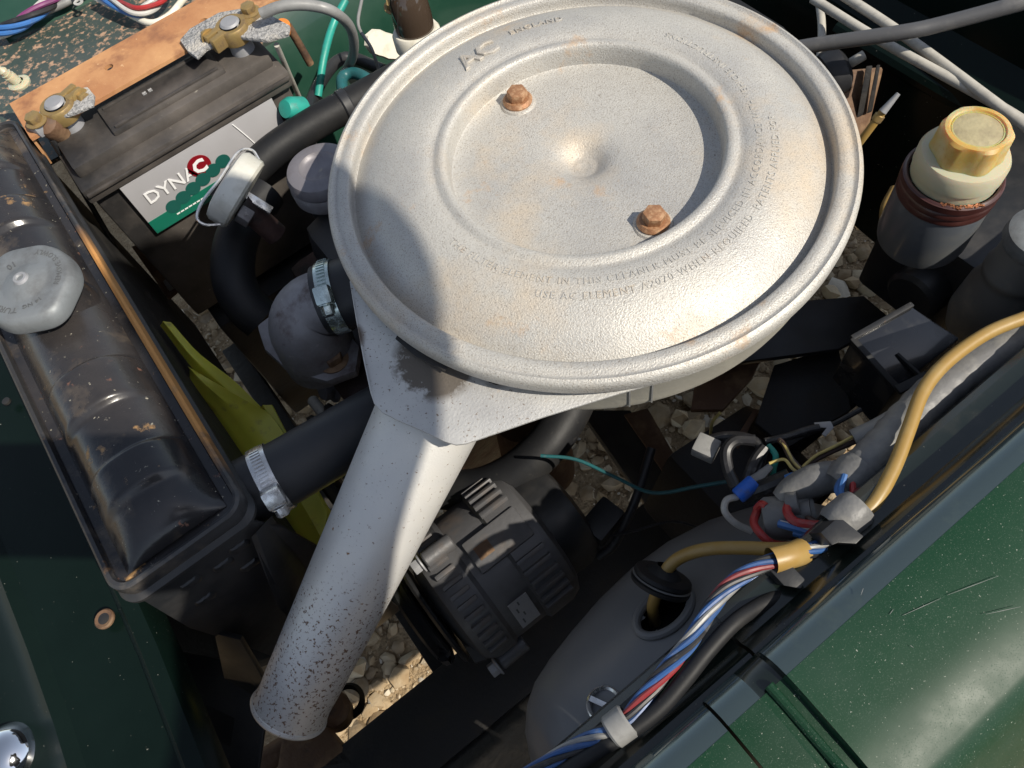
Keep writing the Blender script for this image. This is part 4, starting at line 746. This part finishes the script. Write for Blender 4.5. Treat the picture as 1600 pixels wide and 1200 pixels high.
# brown steering part below the pipe mouth
stg = thing('track_rod', P(540, 1110, -.40), 'rusty brown steering joint below the intake pipe mouth', 'steering joint')
obj('rod', sweep(smooth(pts([(395, 1200, -.40), (450, 1165, -.40), (500, 1130, -.40), (530, 1105, -.41)]), 5), 0.011, 18), 'brown', stg)
obj('joint', lathe([(0, 0.014), (0.011, 0.012), (0.016, 0.005), (0.016, -0.014), (0, -0.014)], P(522, 1110, -.40), (0.2, 0.1, 1), 28), 'brown', stg)
obj('rubber_boot', lathe([(0.013, 0.0), (0.017, -0.006), (0.012, -0.010), (0.016, -0.014)], P(540, 1092, -.41), (0.2, 0.1, 1), 28), 'rubber2', stg)
obj('arm', prism(pts([(440, 1150, -.38), (510, 1135, -.38), (560, 1195, -.38), (430, 1215, -.38)]), (0, 0, -0.015), 0.003), 'brown', stg)

# ================================================================== headlamp bowl
HB = V(0.026, -0.244, -0.172)
bowl = thing('headlamp_bowl', V(-0.14, -0.236, -0.30), 'smooth grey plastic headlamp bowl under the wing edge', 'headlamp bowl')
hp = [(0, -0.262), (0.022, -0.2585), (0.038, -0.251), (0.049, -0.241), (0.0565, -0.229), (0.0615, -0.213), (0.0660, -0.192), (0.0705, -0.165), (0.0725, -0.137), (0.0710, -0.108), (0.0650, -0.078), (0.0545, -0.050), (0.039, -0.024), (0.020, -0.008), (0, -0.003)]
hpf = []
for i in range(len(hp) - 1):
    for j in range(4): t = j / 4; hpf.append((hp[i][0] * (1 - t) + hp[i + 1][0] * t, hp[i][1] * (1 - t) + hp[i + 1][1] * t))
hpf.append(hp[-1])
hv, hf = lathe(hpf, HB, (1, 0, 0), 128)
hcn = P(1036, 960, -0.116)
def inhole(c): d = c - hcn; return c.z > HB.z and (d.x / 0.0165) ** 2 + (d.y / 0.0092) ** 2 < 1
hf = [q for q in hf if not inhole(sum((hv[i] for i in q), Vector()) / len(q))]
shell = obj('shell', (hv, hf), 'plastic', bowl, sharp=60)
def bowlz(x, y):
    for (ra, xa), (rb, xb) in zip(hp, hp[1:]):
        if xa <= x - HB.x <= xb: r = ra + (rb - ra) * (x - HB.x - xa) / (xb - xa); d = r * r - (y - HB.y) ** 2; return HB.z + math.sqrt(max(d, 0))
    return HB.z
ring = []
for i in range(41):
    a = 2 * pi * i / 40; x = hcn.x + 0.0178 * cos(a); y = hcn.y + 0.0104 * sin(a); ring.append(V(x, y, bowlz(x, y) + 0.0008))
obj('hole_lip', sweep(ring, 0.0026, 10, cap=False), 'plastic', bowl)
ring2 = [p + V(0, 0, -0.012) for p in ring]
tab = []
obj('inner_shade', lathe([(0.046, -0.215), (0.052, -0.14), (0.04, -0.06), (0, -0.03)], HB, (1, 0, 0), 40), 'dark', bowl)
fc = P(945, 1103, -0.115); fc.z = bowlz(fc.x, fc.y) + 0.001
cl = obj('slotted_fastener', lathe([(0.0088, 0.0), (0.0098, 0.0018), (0.0090, 0.0024), (0.0078, 0.0012), (0.0074, -0.003), (0, -0.003)], fc, (0, 0.35, 1), 28), 'steel', bowl)
obj('fastener_bar', box(fc + V(0, 0, 0.0005), (0.003, 0.017, 0.0012), Matrix.Rotation(0.5, 3, 'Z'), 0.0003), 'steel', cl)

gr = thing('grommet', P(1035, 905, -.112), 'worn black rubber grommet threaded on the yellow sleeve', 'grommet')
ga = (P(1046, 880, -.085) - P(1022, 945, -.125)).normalized()
gc = P(1034, 907, -.092)
gvw = (gc - CAM).normalized(); gax = (ga - ga.dot(gvw) * gvw).normalized(); gax = (gax - gvw * 0.38).normalized()
obj('disc', lathe([(0.004, -0.004), (0.0120, -0.0045), (0.0165, -0.0035), (0.0170, -0.0015), (0.0150, -0.0005), (0.0150, 0.0006), (0.0165, 0.0016), (0.0158, 0.0036), (0.0100, 0.0045), (0.0065, 0.008), (0.0052, 0.0085)], gc, gax, 40), 'rubber2', gr)
obj('cracked_edge', lathe([(0.0158, -0.0006), (0.0168, 0.0), (0.0158, 0.0006)], gc, gax, 40), 'tape', gr)

# yellow sleeve from the bulkhead side down into the bowl
tube('yellow_sleeve', [(1680, 470, -.035), (1600, 497, -.032), (1540, 522, -.030), (1480, 565, -.028), (1443, 610, -.027), (1420, 670, -.026), (1398, 728, -.026), (1370, 780, -.026), (1345, 806, -.028), (1310, 834, -.034), (1270, 852, -.042), (1220, 858, -.050), (1160, 856, -.058), (1105, 858, -.066), (1065, 870, -.078), (1042, 890, -.085), (1027, 925, -.100), (1020, 950, -.112), (1024, 975, -.135), (1035, 1000, -.16)], 0.0035, 'ysleeve', seg=16, label='long dull yellow rubber sleeve curving along the wing into the bowl', cat='sleeve')

# wiring loom wrapped in grey tape beside the yellow sleeve
lm = thing('main_loom', P(1420, 660, -.05), 'grey taped wiring loom running beside the yellow sleeve', 'wiring loom')
lpts = smooth(pts([(1700, 485, -.052), (1600, 528, -.050), (1540, 560, -.048), (1480, 600, -.046), (1430, 645, -.045), (1385, 695, -.045), (1350, 730, -.046), (1325, 752, -.048)]), 8)
rd = random.Random(4)
obj('taped_trunk', sweep(lpts, [0.0105 + 0.0007 * sin(1.9 * i) * rd.random() for i in range(len(lpts))], 20), 'tape', lm)
obj('tape_end', lathe([(0.0108, -0.008), (0.0118, -0.004), (0.0115, 0.004), (0.0098, 0.008)], lpts[-3], lpts[-2] - lpts[-4], 20), 'tape', lm)
obj('branch_sleeve', sweep(smooth(pts([(1400, 655, -.060), (1370, 672, -.062), (1335, 688, -.066)]), 5), 0.0062, 16), 'wgrey', lm)
obj('taped_branch', sweep(smooth(pts([(1332, 748, -.052), (1300, 745, -.054), (1270, 752, -.056), (1240, 765, -.060), (1222, 782, -.064)]), 6), [0.0095, 0.0085, 0.0088, 0.0075, 0.0062], 18), 'tape', lm)
for c, l in (('blue', [(1322, 738, -.040), (1308, 765, -.040), (1320, 785, -.040), (1325, 812, -.044), (1318, 840, -.05)]), ('blue', [(1320, 742, -.038), (1314, 768, -.038), (1324, 790, -.038), (1330, 815, -.042), (1322, 840, -.05)]),
             ('red', [(1332, 742, -.040), (1333, 770, -.038), (1334, 800, -.040), (1330, 835, -.048)]), ('red', [(1340, 755, -.044), (1345, 775, -.042), (1356, 792, -.042), (1350, 815, -.046)]),
             ('wgrey', [(1340, 790, -.044), (1342, 812, -.042), (1335, 835, -.046)]), ('wgreen', [(1337, 745, -.044), (1341, 765, -.042), (1350, 782, -.042)]),
             ('wbrown', [(1335, 690, -.066), (1300, 705, -.068), (1268, 722, -.070), (1250, 740, -.070), (1262, 748, -.066), (1280, 742, -.062)]), ('wyellow', [(1333, 682, -.063), (1305, 697, -.065), (1275, 712, -.067), (1254, 730, -.068)]),
             ('wbrown', [(1255, 738, -.070), (1235, 715, -.072), (1225, 695, -.075), (1218, 688, -.078)]), ('wyellow', [(1258, 740, -.068), (1240, 722, -.070), (1228, 700, -.073), (1220, 690, -.076)]),
             ('wyellow', [(1252, 742, -.067), (1238, 732, -.068), (1225, 718, -.070), (1202, 724, -.072)]), ('wblack', [(1345, 640, -.09), (1290, 668, -.09), (1240, 682, -.088), (1205, 688, -.085)])):
    obj('wire', sweep(smooth(pts(l), 6), 0.0016 if c not in ('wyellow',) else 0.0009, 8), c, lm)

# round grey connector with red and blue wires
cn = thing('loom_connector', P(1225, 800, -.075), 'grey rubber connector block with red and blue wires at the inner wing', 'connector')
ca, cb = P(1192, 812, -.070), P(1262, 806, -.066)
cax = (cb - ca).normalized()
obj('shell', lathe([(0, 0), (0.0105, 0.0), (0.0118, 0.002), (0.0118, 0.022), (0.0105, 0.026), (0, 0.026)], ca, cax, 28), 'tape', cn)
obj('collar', join(lathe([(0.0045, 0), (0.0072, 0), (0.0075, 0.001), (0.0072, 0.006), (0.0045, 0.006), (0.0045, 0)], P(1232, 790, -.060), cax + V(0, 0, 0.3), 22), lathe([(0.0035, 0), (0.0058, 0), (0.006, 0.001), (0.0058, 0.005), (0.0035, 0.005), (0.0035, 0)], P(1254, 800, -.060), cax + V(0, 0, 0.3), 22)), 'tape', cn)
for c, l, r in (('red', [(1183, 798, -.066), (1178, 818, -.064), (1192, 838, -.062), (1210, 850, -.064), (1240, 852, -.068)], 0.0022), ('red', [(1182, 796, -.066), (1190, 788, -.062), (1198, 792, -.060)], 0.0022), ('red', [(1234, 786, -.056), (1230, 800, -.054), (1242, 815, -.052), (1265, 820, -.050), (1290, 822, -.048), (1312, 828, -.048)], 0.0024),
                ('blue', [(1218, 818, -.058), (1240, 824, -.054), (1265, 830, -.052), (1290, 828, -.050), (1315, 834, -.050)], 0.0023), ('blue', [(1240, 832, -.056), (1262, 836, -.054), (1285, 832, -.052), (1310, 836, -.051)], 0.0020), ('wwhite', [(1220, 815, -.0565), (1242, 821, -.0525), (1266, 827, -.0500)], 0.0009), ('wbrown', [(1256, 802, -.058), (1266, 812, -.055), (1278, 818, -.053)], 0.0018)):
    obj('wire', sweep(smooth(pts(l), 6), r, 8), c, cn)

# cluster of small black wires and crimp terminals
wc = thing('loose_terminals', P(1160, 730, -.10), 'tangle of black wires and crimp terminals with a blue sleeve', 'wiring')
for c, l, r in (('wblack', [(1100, 690, -.10), (1130, 682, -.095), (1165, 684, -.09), (1190, 700, -.088), (1185, 730, -.09), (1170, 755, -.09)], 0.0030), ('wblack', [(1150, 762, -.09), (1138, 735, -.09), (1135, 705, -.088), (1150, 688, -.086), (1180, 688, -.085)], 0.0034), ('wblack', [(1165, 758, -.09), (1180, 720, -.085), (1195, 700, -.084)], 0.0036), ('teal', [(1200, 696, -.084), (1212, 712, -.084), (1208, 735, -.088), (1206, 755, -.092)], 0.0018), ('wblack', [(1195, 690, -.085), (1230, 682, -.085), (1260, 672, -.085), (1280, 668, -.085)], 0.0022),
                ('wwhite', [(1152, 776, -.085), (1135, 782, -.085), (1133, 800, -.088), (1150, 818, -.092), (1175, 830, -.095)], 0.0020), ('wblack', [(1160, 775, -.09), (1200, 760, -.08), (1235, 745, -.075)], 0.0050), ('blue', [(1228, 748, -.070), (1240, 744, -.068), (1250, 748, -.068)], 0.0022)):
    obj('wire', sweep(smooth(pts(l), 6), r, 10), c, wc)
obj('crimp_body', prism(pts([(1160, 750, -.082), (1180, 738, -.082), (1202, 722, -.080), (1210, 730, -.080), (1180, 765, -.082), (1165, 762, -.082)]), (0, 0, -0.006), 0.0015), 'wgrey', wc)
obj('blue_crimp', lathe([(0, 0), (0.0042, 0), (0.0048, 0.001), (0.0048, 0.012), (0.0040, 0.013), (0, 0.013)], P(1152, 776, -.084), P(1168, 762, -.082) - P(1152, 776, -.084), 20), 'blueconn', wc)
obj('spade_socket', box(P(1103, 700, -.098), (0.013, 0.014, 0.010), Matrix.Rotation(0.4, 3, 'Z'), 0.0015), 'wgrey', wc)
obj('bare_lug', prism(pts([(1272, 660, -.085), (1298, 658, -.083), (1303, 668, -.083), (1290, 682, -.085), (1284, 678, -.085), (1292, 668, -.084), (1276, 668, -.085)]), (0, 0, -0.001), 0.0002), 'lead', wc)
tube('brown_wire', [(1110, 680, -.20), (1113, 660, -.18), (1125, 645, -.17)], 0.0012, 'wyellow', label='short stiff tan wire end sticking up below the air cleaner', cat='wire')

# wires in the gutter clips, twisted along the wing edge
lw = bundle('wing_loom', [(1300, 845, -.030), (1262, 862, -.024), (1222, 872, -.020), (1180, 888, -.018), (1140, 915, -.017), (1110, 952, -.017), (1080, 1000, -.017), (1045, 1042, -.018), (1010, 1085, -.019), (972, 1132, -.020), (930, 1152, -.021), (880, 1178, -.022), (810, 1222, -.022)], ['blue_shade', 'wblack', 'red_shade', 'blue_shade', 'wblack', 'blue_shade', 'wgrey'], 0.0013, 0.0025, 2.6, 'twisted blue, red and white wires along the wing edge', 'wiring loom')
obj('grey_tube', sweep(smooth(pts([(1228, 925, -.030), (1180, 950, -.024), (1145, 975, -.019), (1105, 1018, -.018), (1070, 1062, -.018), (1032, 1105, -.019), (990, 1138, -.020), (940, 1168, -.021), (870, 1212, -.022)]), 6), 0.0036, 14), 'rubber2', lw)
obj('sleeve_end', sweep(smooth(pts([(1252, 862, -.026), (1232, 869, -.021), (1205, 876, -.019)]), 5), [0.0062, 0.0058, 0.0060], 16, cap=False), 'ysleeve', lw)
tie = P(968, 1135, -.020)
obj('white_tape', lathe([(0.0062, -0.005), (0.0072, -0.004), (0.0074, 0.004), (0.0062, 0.005)], tie, P(990, 1112, -.039) - P(940, 1150, -.042), 20), 'wgrey', lw)

# sheet-metal clips on the gutter edge
def clip(nm, l, z, drop, lab):
    top = pts([(x, y, z) for x, y in l]); t = obj(nm, prism(top, V(0.0, 0.004, -drop), 0.0006), 'black', label=lab, cat='wiring clip', group='black wiring clips on the gutter edge'); return t
clip('wiring_clip', [(1282, 832), (1305, 812), (1318, 812), (1350, 838), (1338, 850), (1310, 848), (1300, 852)], -.0130, 0.012, 'bent black metal clip holding the yellow sleeve, right one')
clip('wiring_clip', [(1200, 888), (1232, 878), (1258, 905), (1252, 920), (1225, 915)], -.0190, 0.010, 'bent black metal clip holding the wires, left one')
obj('tape_wrap', lathe([(0.0085, -0.008), (0.0098, -0.005), (0.0095, 0.006), (0.0082, 0.009)], P(1322, 808, -.026), P(1338, 795, -.026) - P(1315, 815, -.028), 18), 'tape', label='grey tape wrap where the wires enter the right clip', cat='tape')

# ================================================================== right-hand side: reservoir, rods, box
rz = P(1526, 206, -0.005); RX, RY = rz.x, rz.y
rs = thing('brake_reservoir', V(RX, RY, -.12), 'brake fluid reservoir with amber cap at right', 'reservoir')
RO = V(RX, RY, -0.010)
tilt = V(0.02, 0.0, 1)
obj('body', lathe([(0.0268, -0.0416), (0.0276, -0.0448), (0.0276, -0.0800), (0.0264, -0.0864), (0.0224, -0.0900), (0.0000, -0.0908)], RO, tilt, 56), mat('smoky_grey_plastic', (0.085, 0.095, 0.11), 0.3, 0, [((0.14, 0.14, 0.13), 14, .5, .72, .5)], (90, .05, .001), coat=.3), rs)
obj('thread_collar', lathe([(0.0260, -0.0272), (0.0284, -0.0280), (0.0286, -0.0320), (0.0276, -0.0332), (0.0284, -0.0344), (0.0284, -0.0372), (0.0274, -0.0384), (0.0280, -0.0396), (0.0280, -0.0424), (0.0268, -0.0440)], RO, tilt, 64), 'maroon', rs)
cb_ = obj('cap_base', lathe([(0.0244, -0.0280), (0.0244, -0.0224), (0.0252, -0.0216), (0.0252, -0.0128), (0.0236, -0.0100), (0.0172, -0.0092)], RO, tilt, 56), 'cream', rs)
obj('cap_top', lathe([(0.0192, -0.0100), (0.0188, -0.0072), (0.0182, 0.0060), (0.0172, 0.0076), (0.0148, 0.0078), (0.0142, 0.0068), (0.0138, 0.0064), (0.0000, 0.0064)], RO, tilt, 72, fn=lambda a, r, h: 1 if r < 0.0173 else 1 + 0.05 * cos(6 * a)), 'amber', rs)
obj('cap_ring', lathe([(0.0128, 0.0064), (0.0132, 0.0070), (0.0138, 0.0069), (0.0141, 0.0064)], RO, tilt, 56), 'amber', rs)
obj('cap_face', lathe([(0, 0.0067), (0.0128, 0.0067), (0.0134, 0.0064)], RO, tilt, 48), mat('pale_worn_plastic', (0.36, 0.31, 0.18), 0.45, 0, [((0.24, 0.20, 0.12), 60, .45, .7, .55)], (260, .5, .0012)), rs)
cs = obj('copper_scuff', lathe([(0.0254, -0.0276), (0.0266, -0.0268), (0.0276, -0.0276)], RO, tilt, 64), 'maroon', rs)
cg = []
for i in range(26):
    a = radians(203 + i * 1.9); r = 0.0268 + random.uniform(-0.001, 0.0012); cg.append(box(V(RX + r * cos(a), RY + r * sin(a), -0.0368), (0.0012, 0.0016, 0.0008), Matrix.Rotation(a + random.uniform(-.5, .5), 3, 'Z')))
obj('copper_flakes', join(*cg), 'copper', rs)
cl_ = P(1622, 374, -.055)
cm = thing('clutch_cylinder', cl_ + V(0, 0, -.12), 'grey clutch fluid cylinder cut by the right edge', 'cylinder')
obj('cap', lathe([(0, 0.004), (0.014, 0.004), (0.0195, 0.001), (0.0205, -0.006), (0.019, -0.010)], cl_ + V(0.006, 0, 0), (0, 0, 1), 40), 'capmetal', cm)
obj('body', lathe([(0.0175, -0.008), (0.0178, -0.030), (0.0195, -0.034), (0.0195, -0.038), (0.0182, -0.040), (0.0182, -0.045), (0.022, -0.055), (0.0235, -0.085), (0.020, -0.10), (0, -0.104)], cl_ + V(0.006, 0, 0), (0, 0, 1), 40), mat('grey_dusty_casting', (0.16, 0.16, 0.155), 0.55, .2, [((0.24, 0.225, 0.19), 30, .5, .7, .7)], (200, .2, .001)), cm)
pedal = obj('pedal_bracket', join(box(V(0.255, -0.155, -0.16), (0.13, 0.11, 0.09), None, 0.006), cyl(V(0.17, -0.15, -0.155), V(0.26, -0.15, -0.155), 0.02, 24, 0.003)), 'black', label='black pedal bracket and master cylinder under the reservoir', cat='bracket')
tube('brake_pipe', [(1400, 295, -.115), (1384, 330, -.12), (1392, 372, -.13), (1430, 400, -.14)], 0.0042, 'ysleeve', label='dull brass brake pipe left of the reservoir', cat='pipe')
tube('prop_rod', [(1215, 82, -.055), (1262, 72, -.05), (1400, 52, -.035), (1470, 38, -.03), (1620, -2, -.015)], 0.0050, 'rodgrey', seg=16, label='dark grey bonnet prop rod lying across the top right', cat='prop rod')
tube('throttle_cable', [(1270, -2, -.055), (1340, 42, -.055), (1400, 77, -.055), (1470, 115, -.056), (1560, 165, -.058), (1640, 215, -.06)], 0.0034, 'rod', label='pale cable crossing below the prop rod to the reservoir', cat='cable')
tube('choke_cable', [(1310, -12, -.055), (1390, 40, -.055), (1460, 90, -.055), (1540, 150, -.054), (1640, 225, -.058)], 0.0036, 'rod', label='pale cable crossing the prop rod nearest the right edge', cat='cable')
tube('vacuum_pipe', [(1278, -10, -.07), (1284, 40, -.07), (1281, 90, -.08), (1268, 130, -.09)], 0.0030, 'rod', label='pale upright pipe just behind the air cleaner rim', cat='pipe')
dp = thing('dipstick', P(1345, 220, -.06), 'tan dipstick pointing up right of the air cleaner', 'dipstick')
tube('stick', [(1325, 245, -.075), (1345, 220, -.06), (1381, 172, -.04)], 0.0026, 'ysleeve', dp)
tube('tip', [(1379, 175, -.04), (1404, 146, -.03)], [0.0026, 0.0014], 'lead', dp, k=3)
nb = P(1372, 184, -.045); obj('collar', lathe([(0.002, -0.003), (0.0034, -0.002), (0.0034, 0.002), (0.002, 0.003)], nb, P(1404, 146, -.03) - P(1345, 220, -.06), 14), 'brass', dp)
cv = thing('choke_lever', P(1310, 105, -.09), 'black round carburettor lever hub behind the air cleaner rim', 'lever')
obj('hub', lathe([(0.004, -0.008), (0.016, -0.008), (0.0175, -0.004), (0.0175, 0.004), (0.012, 0.008), (0.004, 0.009)], P(1305, 112, -.085), (1, -0.4, 0.3), 28), 'rubber', cv)
tube('rod_end', [(1330, 98, -.075), (1340, 92, -.07), (1350, 86, -.068)], 0.0036, 'rod', cv, k=4)
hb = thing('heater_box', V(0.22, 0.02, -.2), 'dirty black box with brown flaking behind the dipstick', 'box')
obj('case', prism(pts([(1300, 110, -.10), (1382, 103, -.10), (1360, 190, -.14), (1318, 240, -.14)]), (0, 0, -0.06), 0.002), 'brown', hb)
obj('rail', prism(pts([(1352, 108, -.0985), (1362, 107, -.0985), (1348, 180, -.132), (1338, 186, -.132)]), (0, 0, 0.003), 0.0005), 'dark', hb)
obj('rail', prism(pts([(1368, 106, -.0985), (1374, 106, -.0985), (1362, 175, -.130), (1354, 178, -.130)]), (0, 0, 0.003), 0.0005), 'dark', hb)

# black relay box with bright edges
rb = thing('relay_box', P(1415, 540, -.13), 'glossy black rectangular box beside the loom at right', 'relay box')
q0, q1, q2, q3 = P(1330, 531, -.085), P(1424, 478, -.085), P(1500, 528, -.095), P(1400, 608, -.095)
obj('case', prism([q0, q1, q2, q3], (0, 0, -0.05), 0.0015), mat('glossy_black_plastic', (0.010, 0.011, 0.014), 0.2, 0, [((0.03, 0.03, 0.03), 40, .5, .7, .4)], (60, .04, .002), coat=.5), rb)
def strip(a, b, w_, m): d = (b - a).normalized(); s = V(-d.y, d.x, 0) * w_; return obj('edge_flange', prism([a - s, b - s, b + s, a + s], (0, 0, 0.003), 0.0008), m, rb)
strip(q0, q1, 0.0018, 'black'); strip(q0, q3, 0.0020, 'rubber2')
strip(P(1400, 555, -.092), P(1440, 592, -.094), 0.0010, 'rubber2'); strip(P(1400, 612, -.092), P(1448, 588, -.092), 0.0028, 'rubber2')

# dark steering column and brackets that hide most of the ground on this side
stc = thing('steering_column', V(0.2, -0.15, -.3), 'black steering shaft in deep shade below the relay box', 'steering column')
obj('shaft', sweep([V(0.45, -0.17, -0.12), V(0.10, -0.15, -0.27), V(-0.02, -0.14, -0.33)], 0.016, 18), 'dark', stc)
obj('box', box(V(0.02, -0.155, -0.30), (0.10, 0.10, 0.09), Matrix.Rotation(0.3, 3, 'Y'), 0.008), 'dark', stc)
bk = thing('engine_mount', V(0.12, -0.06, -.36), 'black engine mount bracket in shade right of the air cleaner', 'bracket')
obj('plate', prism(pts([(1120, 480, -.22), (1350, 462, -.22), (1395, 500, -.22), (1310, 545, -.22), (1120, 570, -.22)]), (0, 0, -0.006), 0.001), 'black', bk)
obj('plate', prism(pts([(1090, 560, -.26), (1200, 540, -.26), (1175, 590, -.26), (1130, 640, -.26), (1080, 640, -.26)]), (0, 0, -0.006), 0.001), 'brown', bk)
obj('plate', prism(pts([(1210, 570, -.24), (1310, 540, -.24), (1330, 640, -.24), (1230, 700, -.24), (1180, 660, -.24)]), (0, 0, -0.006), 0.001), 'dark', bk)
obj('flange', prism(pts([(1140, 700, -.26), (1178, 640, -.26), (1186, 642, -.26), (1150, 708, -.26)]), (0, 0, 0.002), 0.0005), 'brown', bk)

# ================================================================== the photographer, out of frame: head and shoulders throw the shadow on the rim and snout
FWD = c2w(Vector((0, 0, 1)))
jn = [V(-.25, -.92, .14), V(-.19, -.83, .28), V(-.18, -.77, .41), V(-.090, -.66, .475), V(-.020, -.557, .525), V(.050, -.470, .57), V(.075, -.414, .615), V(.088, -.380, .665),
      V(-.05, -.79, .43), V(-.08, -.63, .24), V(-.125, -.36, .335), V(-.34, -.74, .41), V(-.42, -.52, .26), V(-.29, -.27, .345),
      V(-.35, -.92, .08), V(-.35, -.88, -.28), V(-.35, -.92, -.63), V(-.35, -.81, -.67), V(-.15, -.92, .08), V(-.15, -.88, -.28), V(-.15, -.92, -.63), V(-.15, -.81, -.67)]
je = [(0, 1), (1, 2), (2, 3), (3, 4), (4, 5), (5, 6), (6, 7), (2, 8), (8, 9), (9, 10), (2, 11), (11, 12), (12, 13), (0, 14), (14, 15), (15, 16), (16, 17), (0, 18), (18, 19), (19, 20), (20, 21)]
jr = [.15, .14, .14, .07, .050, .070, .080, .055, .065, .045, .028, .065, .045, .028, .09, .06, .04, .035, .09, .06, .04, .035]
# fingers curled towards the phone
for hnd, sd in ((10, -1), (13, 1)):
    base = jn[hnd]
    for q in range(5):
        side = r_ * sd; ln = (0.030, 0.036, 0.038, 0.034, 0.028)[q]
        a = base + u2 * (0.022 - 0.012 * q) + side * 0.014 - FWD * 0.012; b = a + side * ln * 0.5 - FWD * 0.004; c = b + side * ln * 0.4 - FWD * 0.006
        k = len(jn); jn += [a, b, c]; je += [(hnd, k), (k, k + 1), (k + 1, k + 2)]; jr += [.009, .0085, .0075]
me = bpy.data.meshes.new('p'); me.from_pydata([tuple(p) for p in jn], je, []); po = bpy.data.objects.new('p', me); COL.objects.link(po)
md = po.modifiers.new('s', 'SKIN'); po.modifiers.new('u', 'SUBSURF').levels = 2
for sv, r in zip(me.skin_vertices[0].data, jr): sv.radius = (r, r)
me.skin_vertices[0].data[0].use_root = True
ev = bpy.data.meshes.new_from_object(po.evaluated_get(bpy.context.evaluated_depsgraph_get()))
pg = ([v.co.copy() for v in ev.vertices], [tuple(p.vertices) for p in ev.polygons]); bpy.data.objects.remove(po)
pe = obj('person', pg, 'jacket', label='person in navy jacket leaning over the wing holding a phone, outside the frame', cat='person', sharp=180)
rot = Matrix((r_, u2, b_)).transposed()
obj('phone', box(CAM - FWD * 0.0075 + r_ * 0.0 - u2 * 0.01, (0.150, 0.074, 0.008), rot, 0.002), 'glass', label='slim black phone held in both hands, outside the frame', cat='phone')
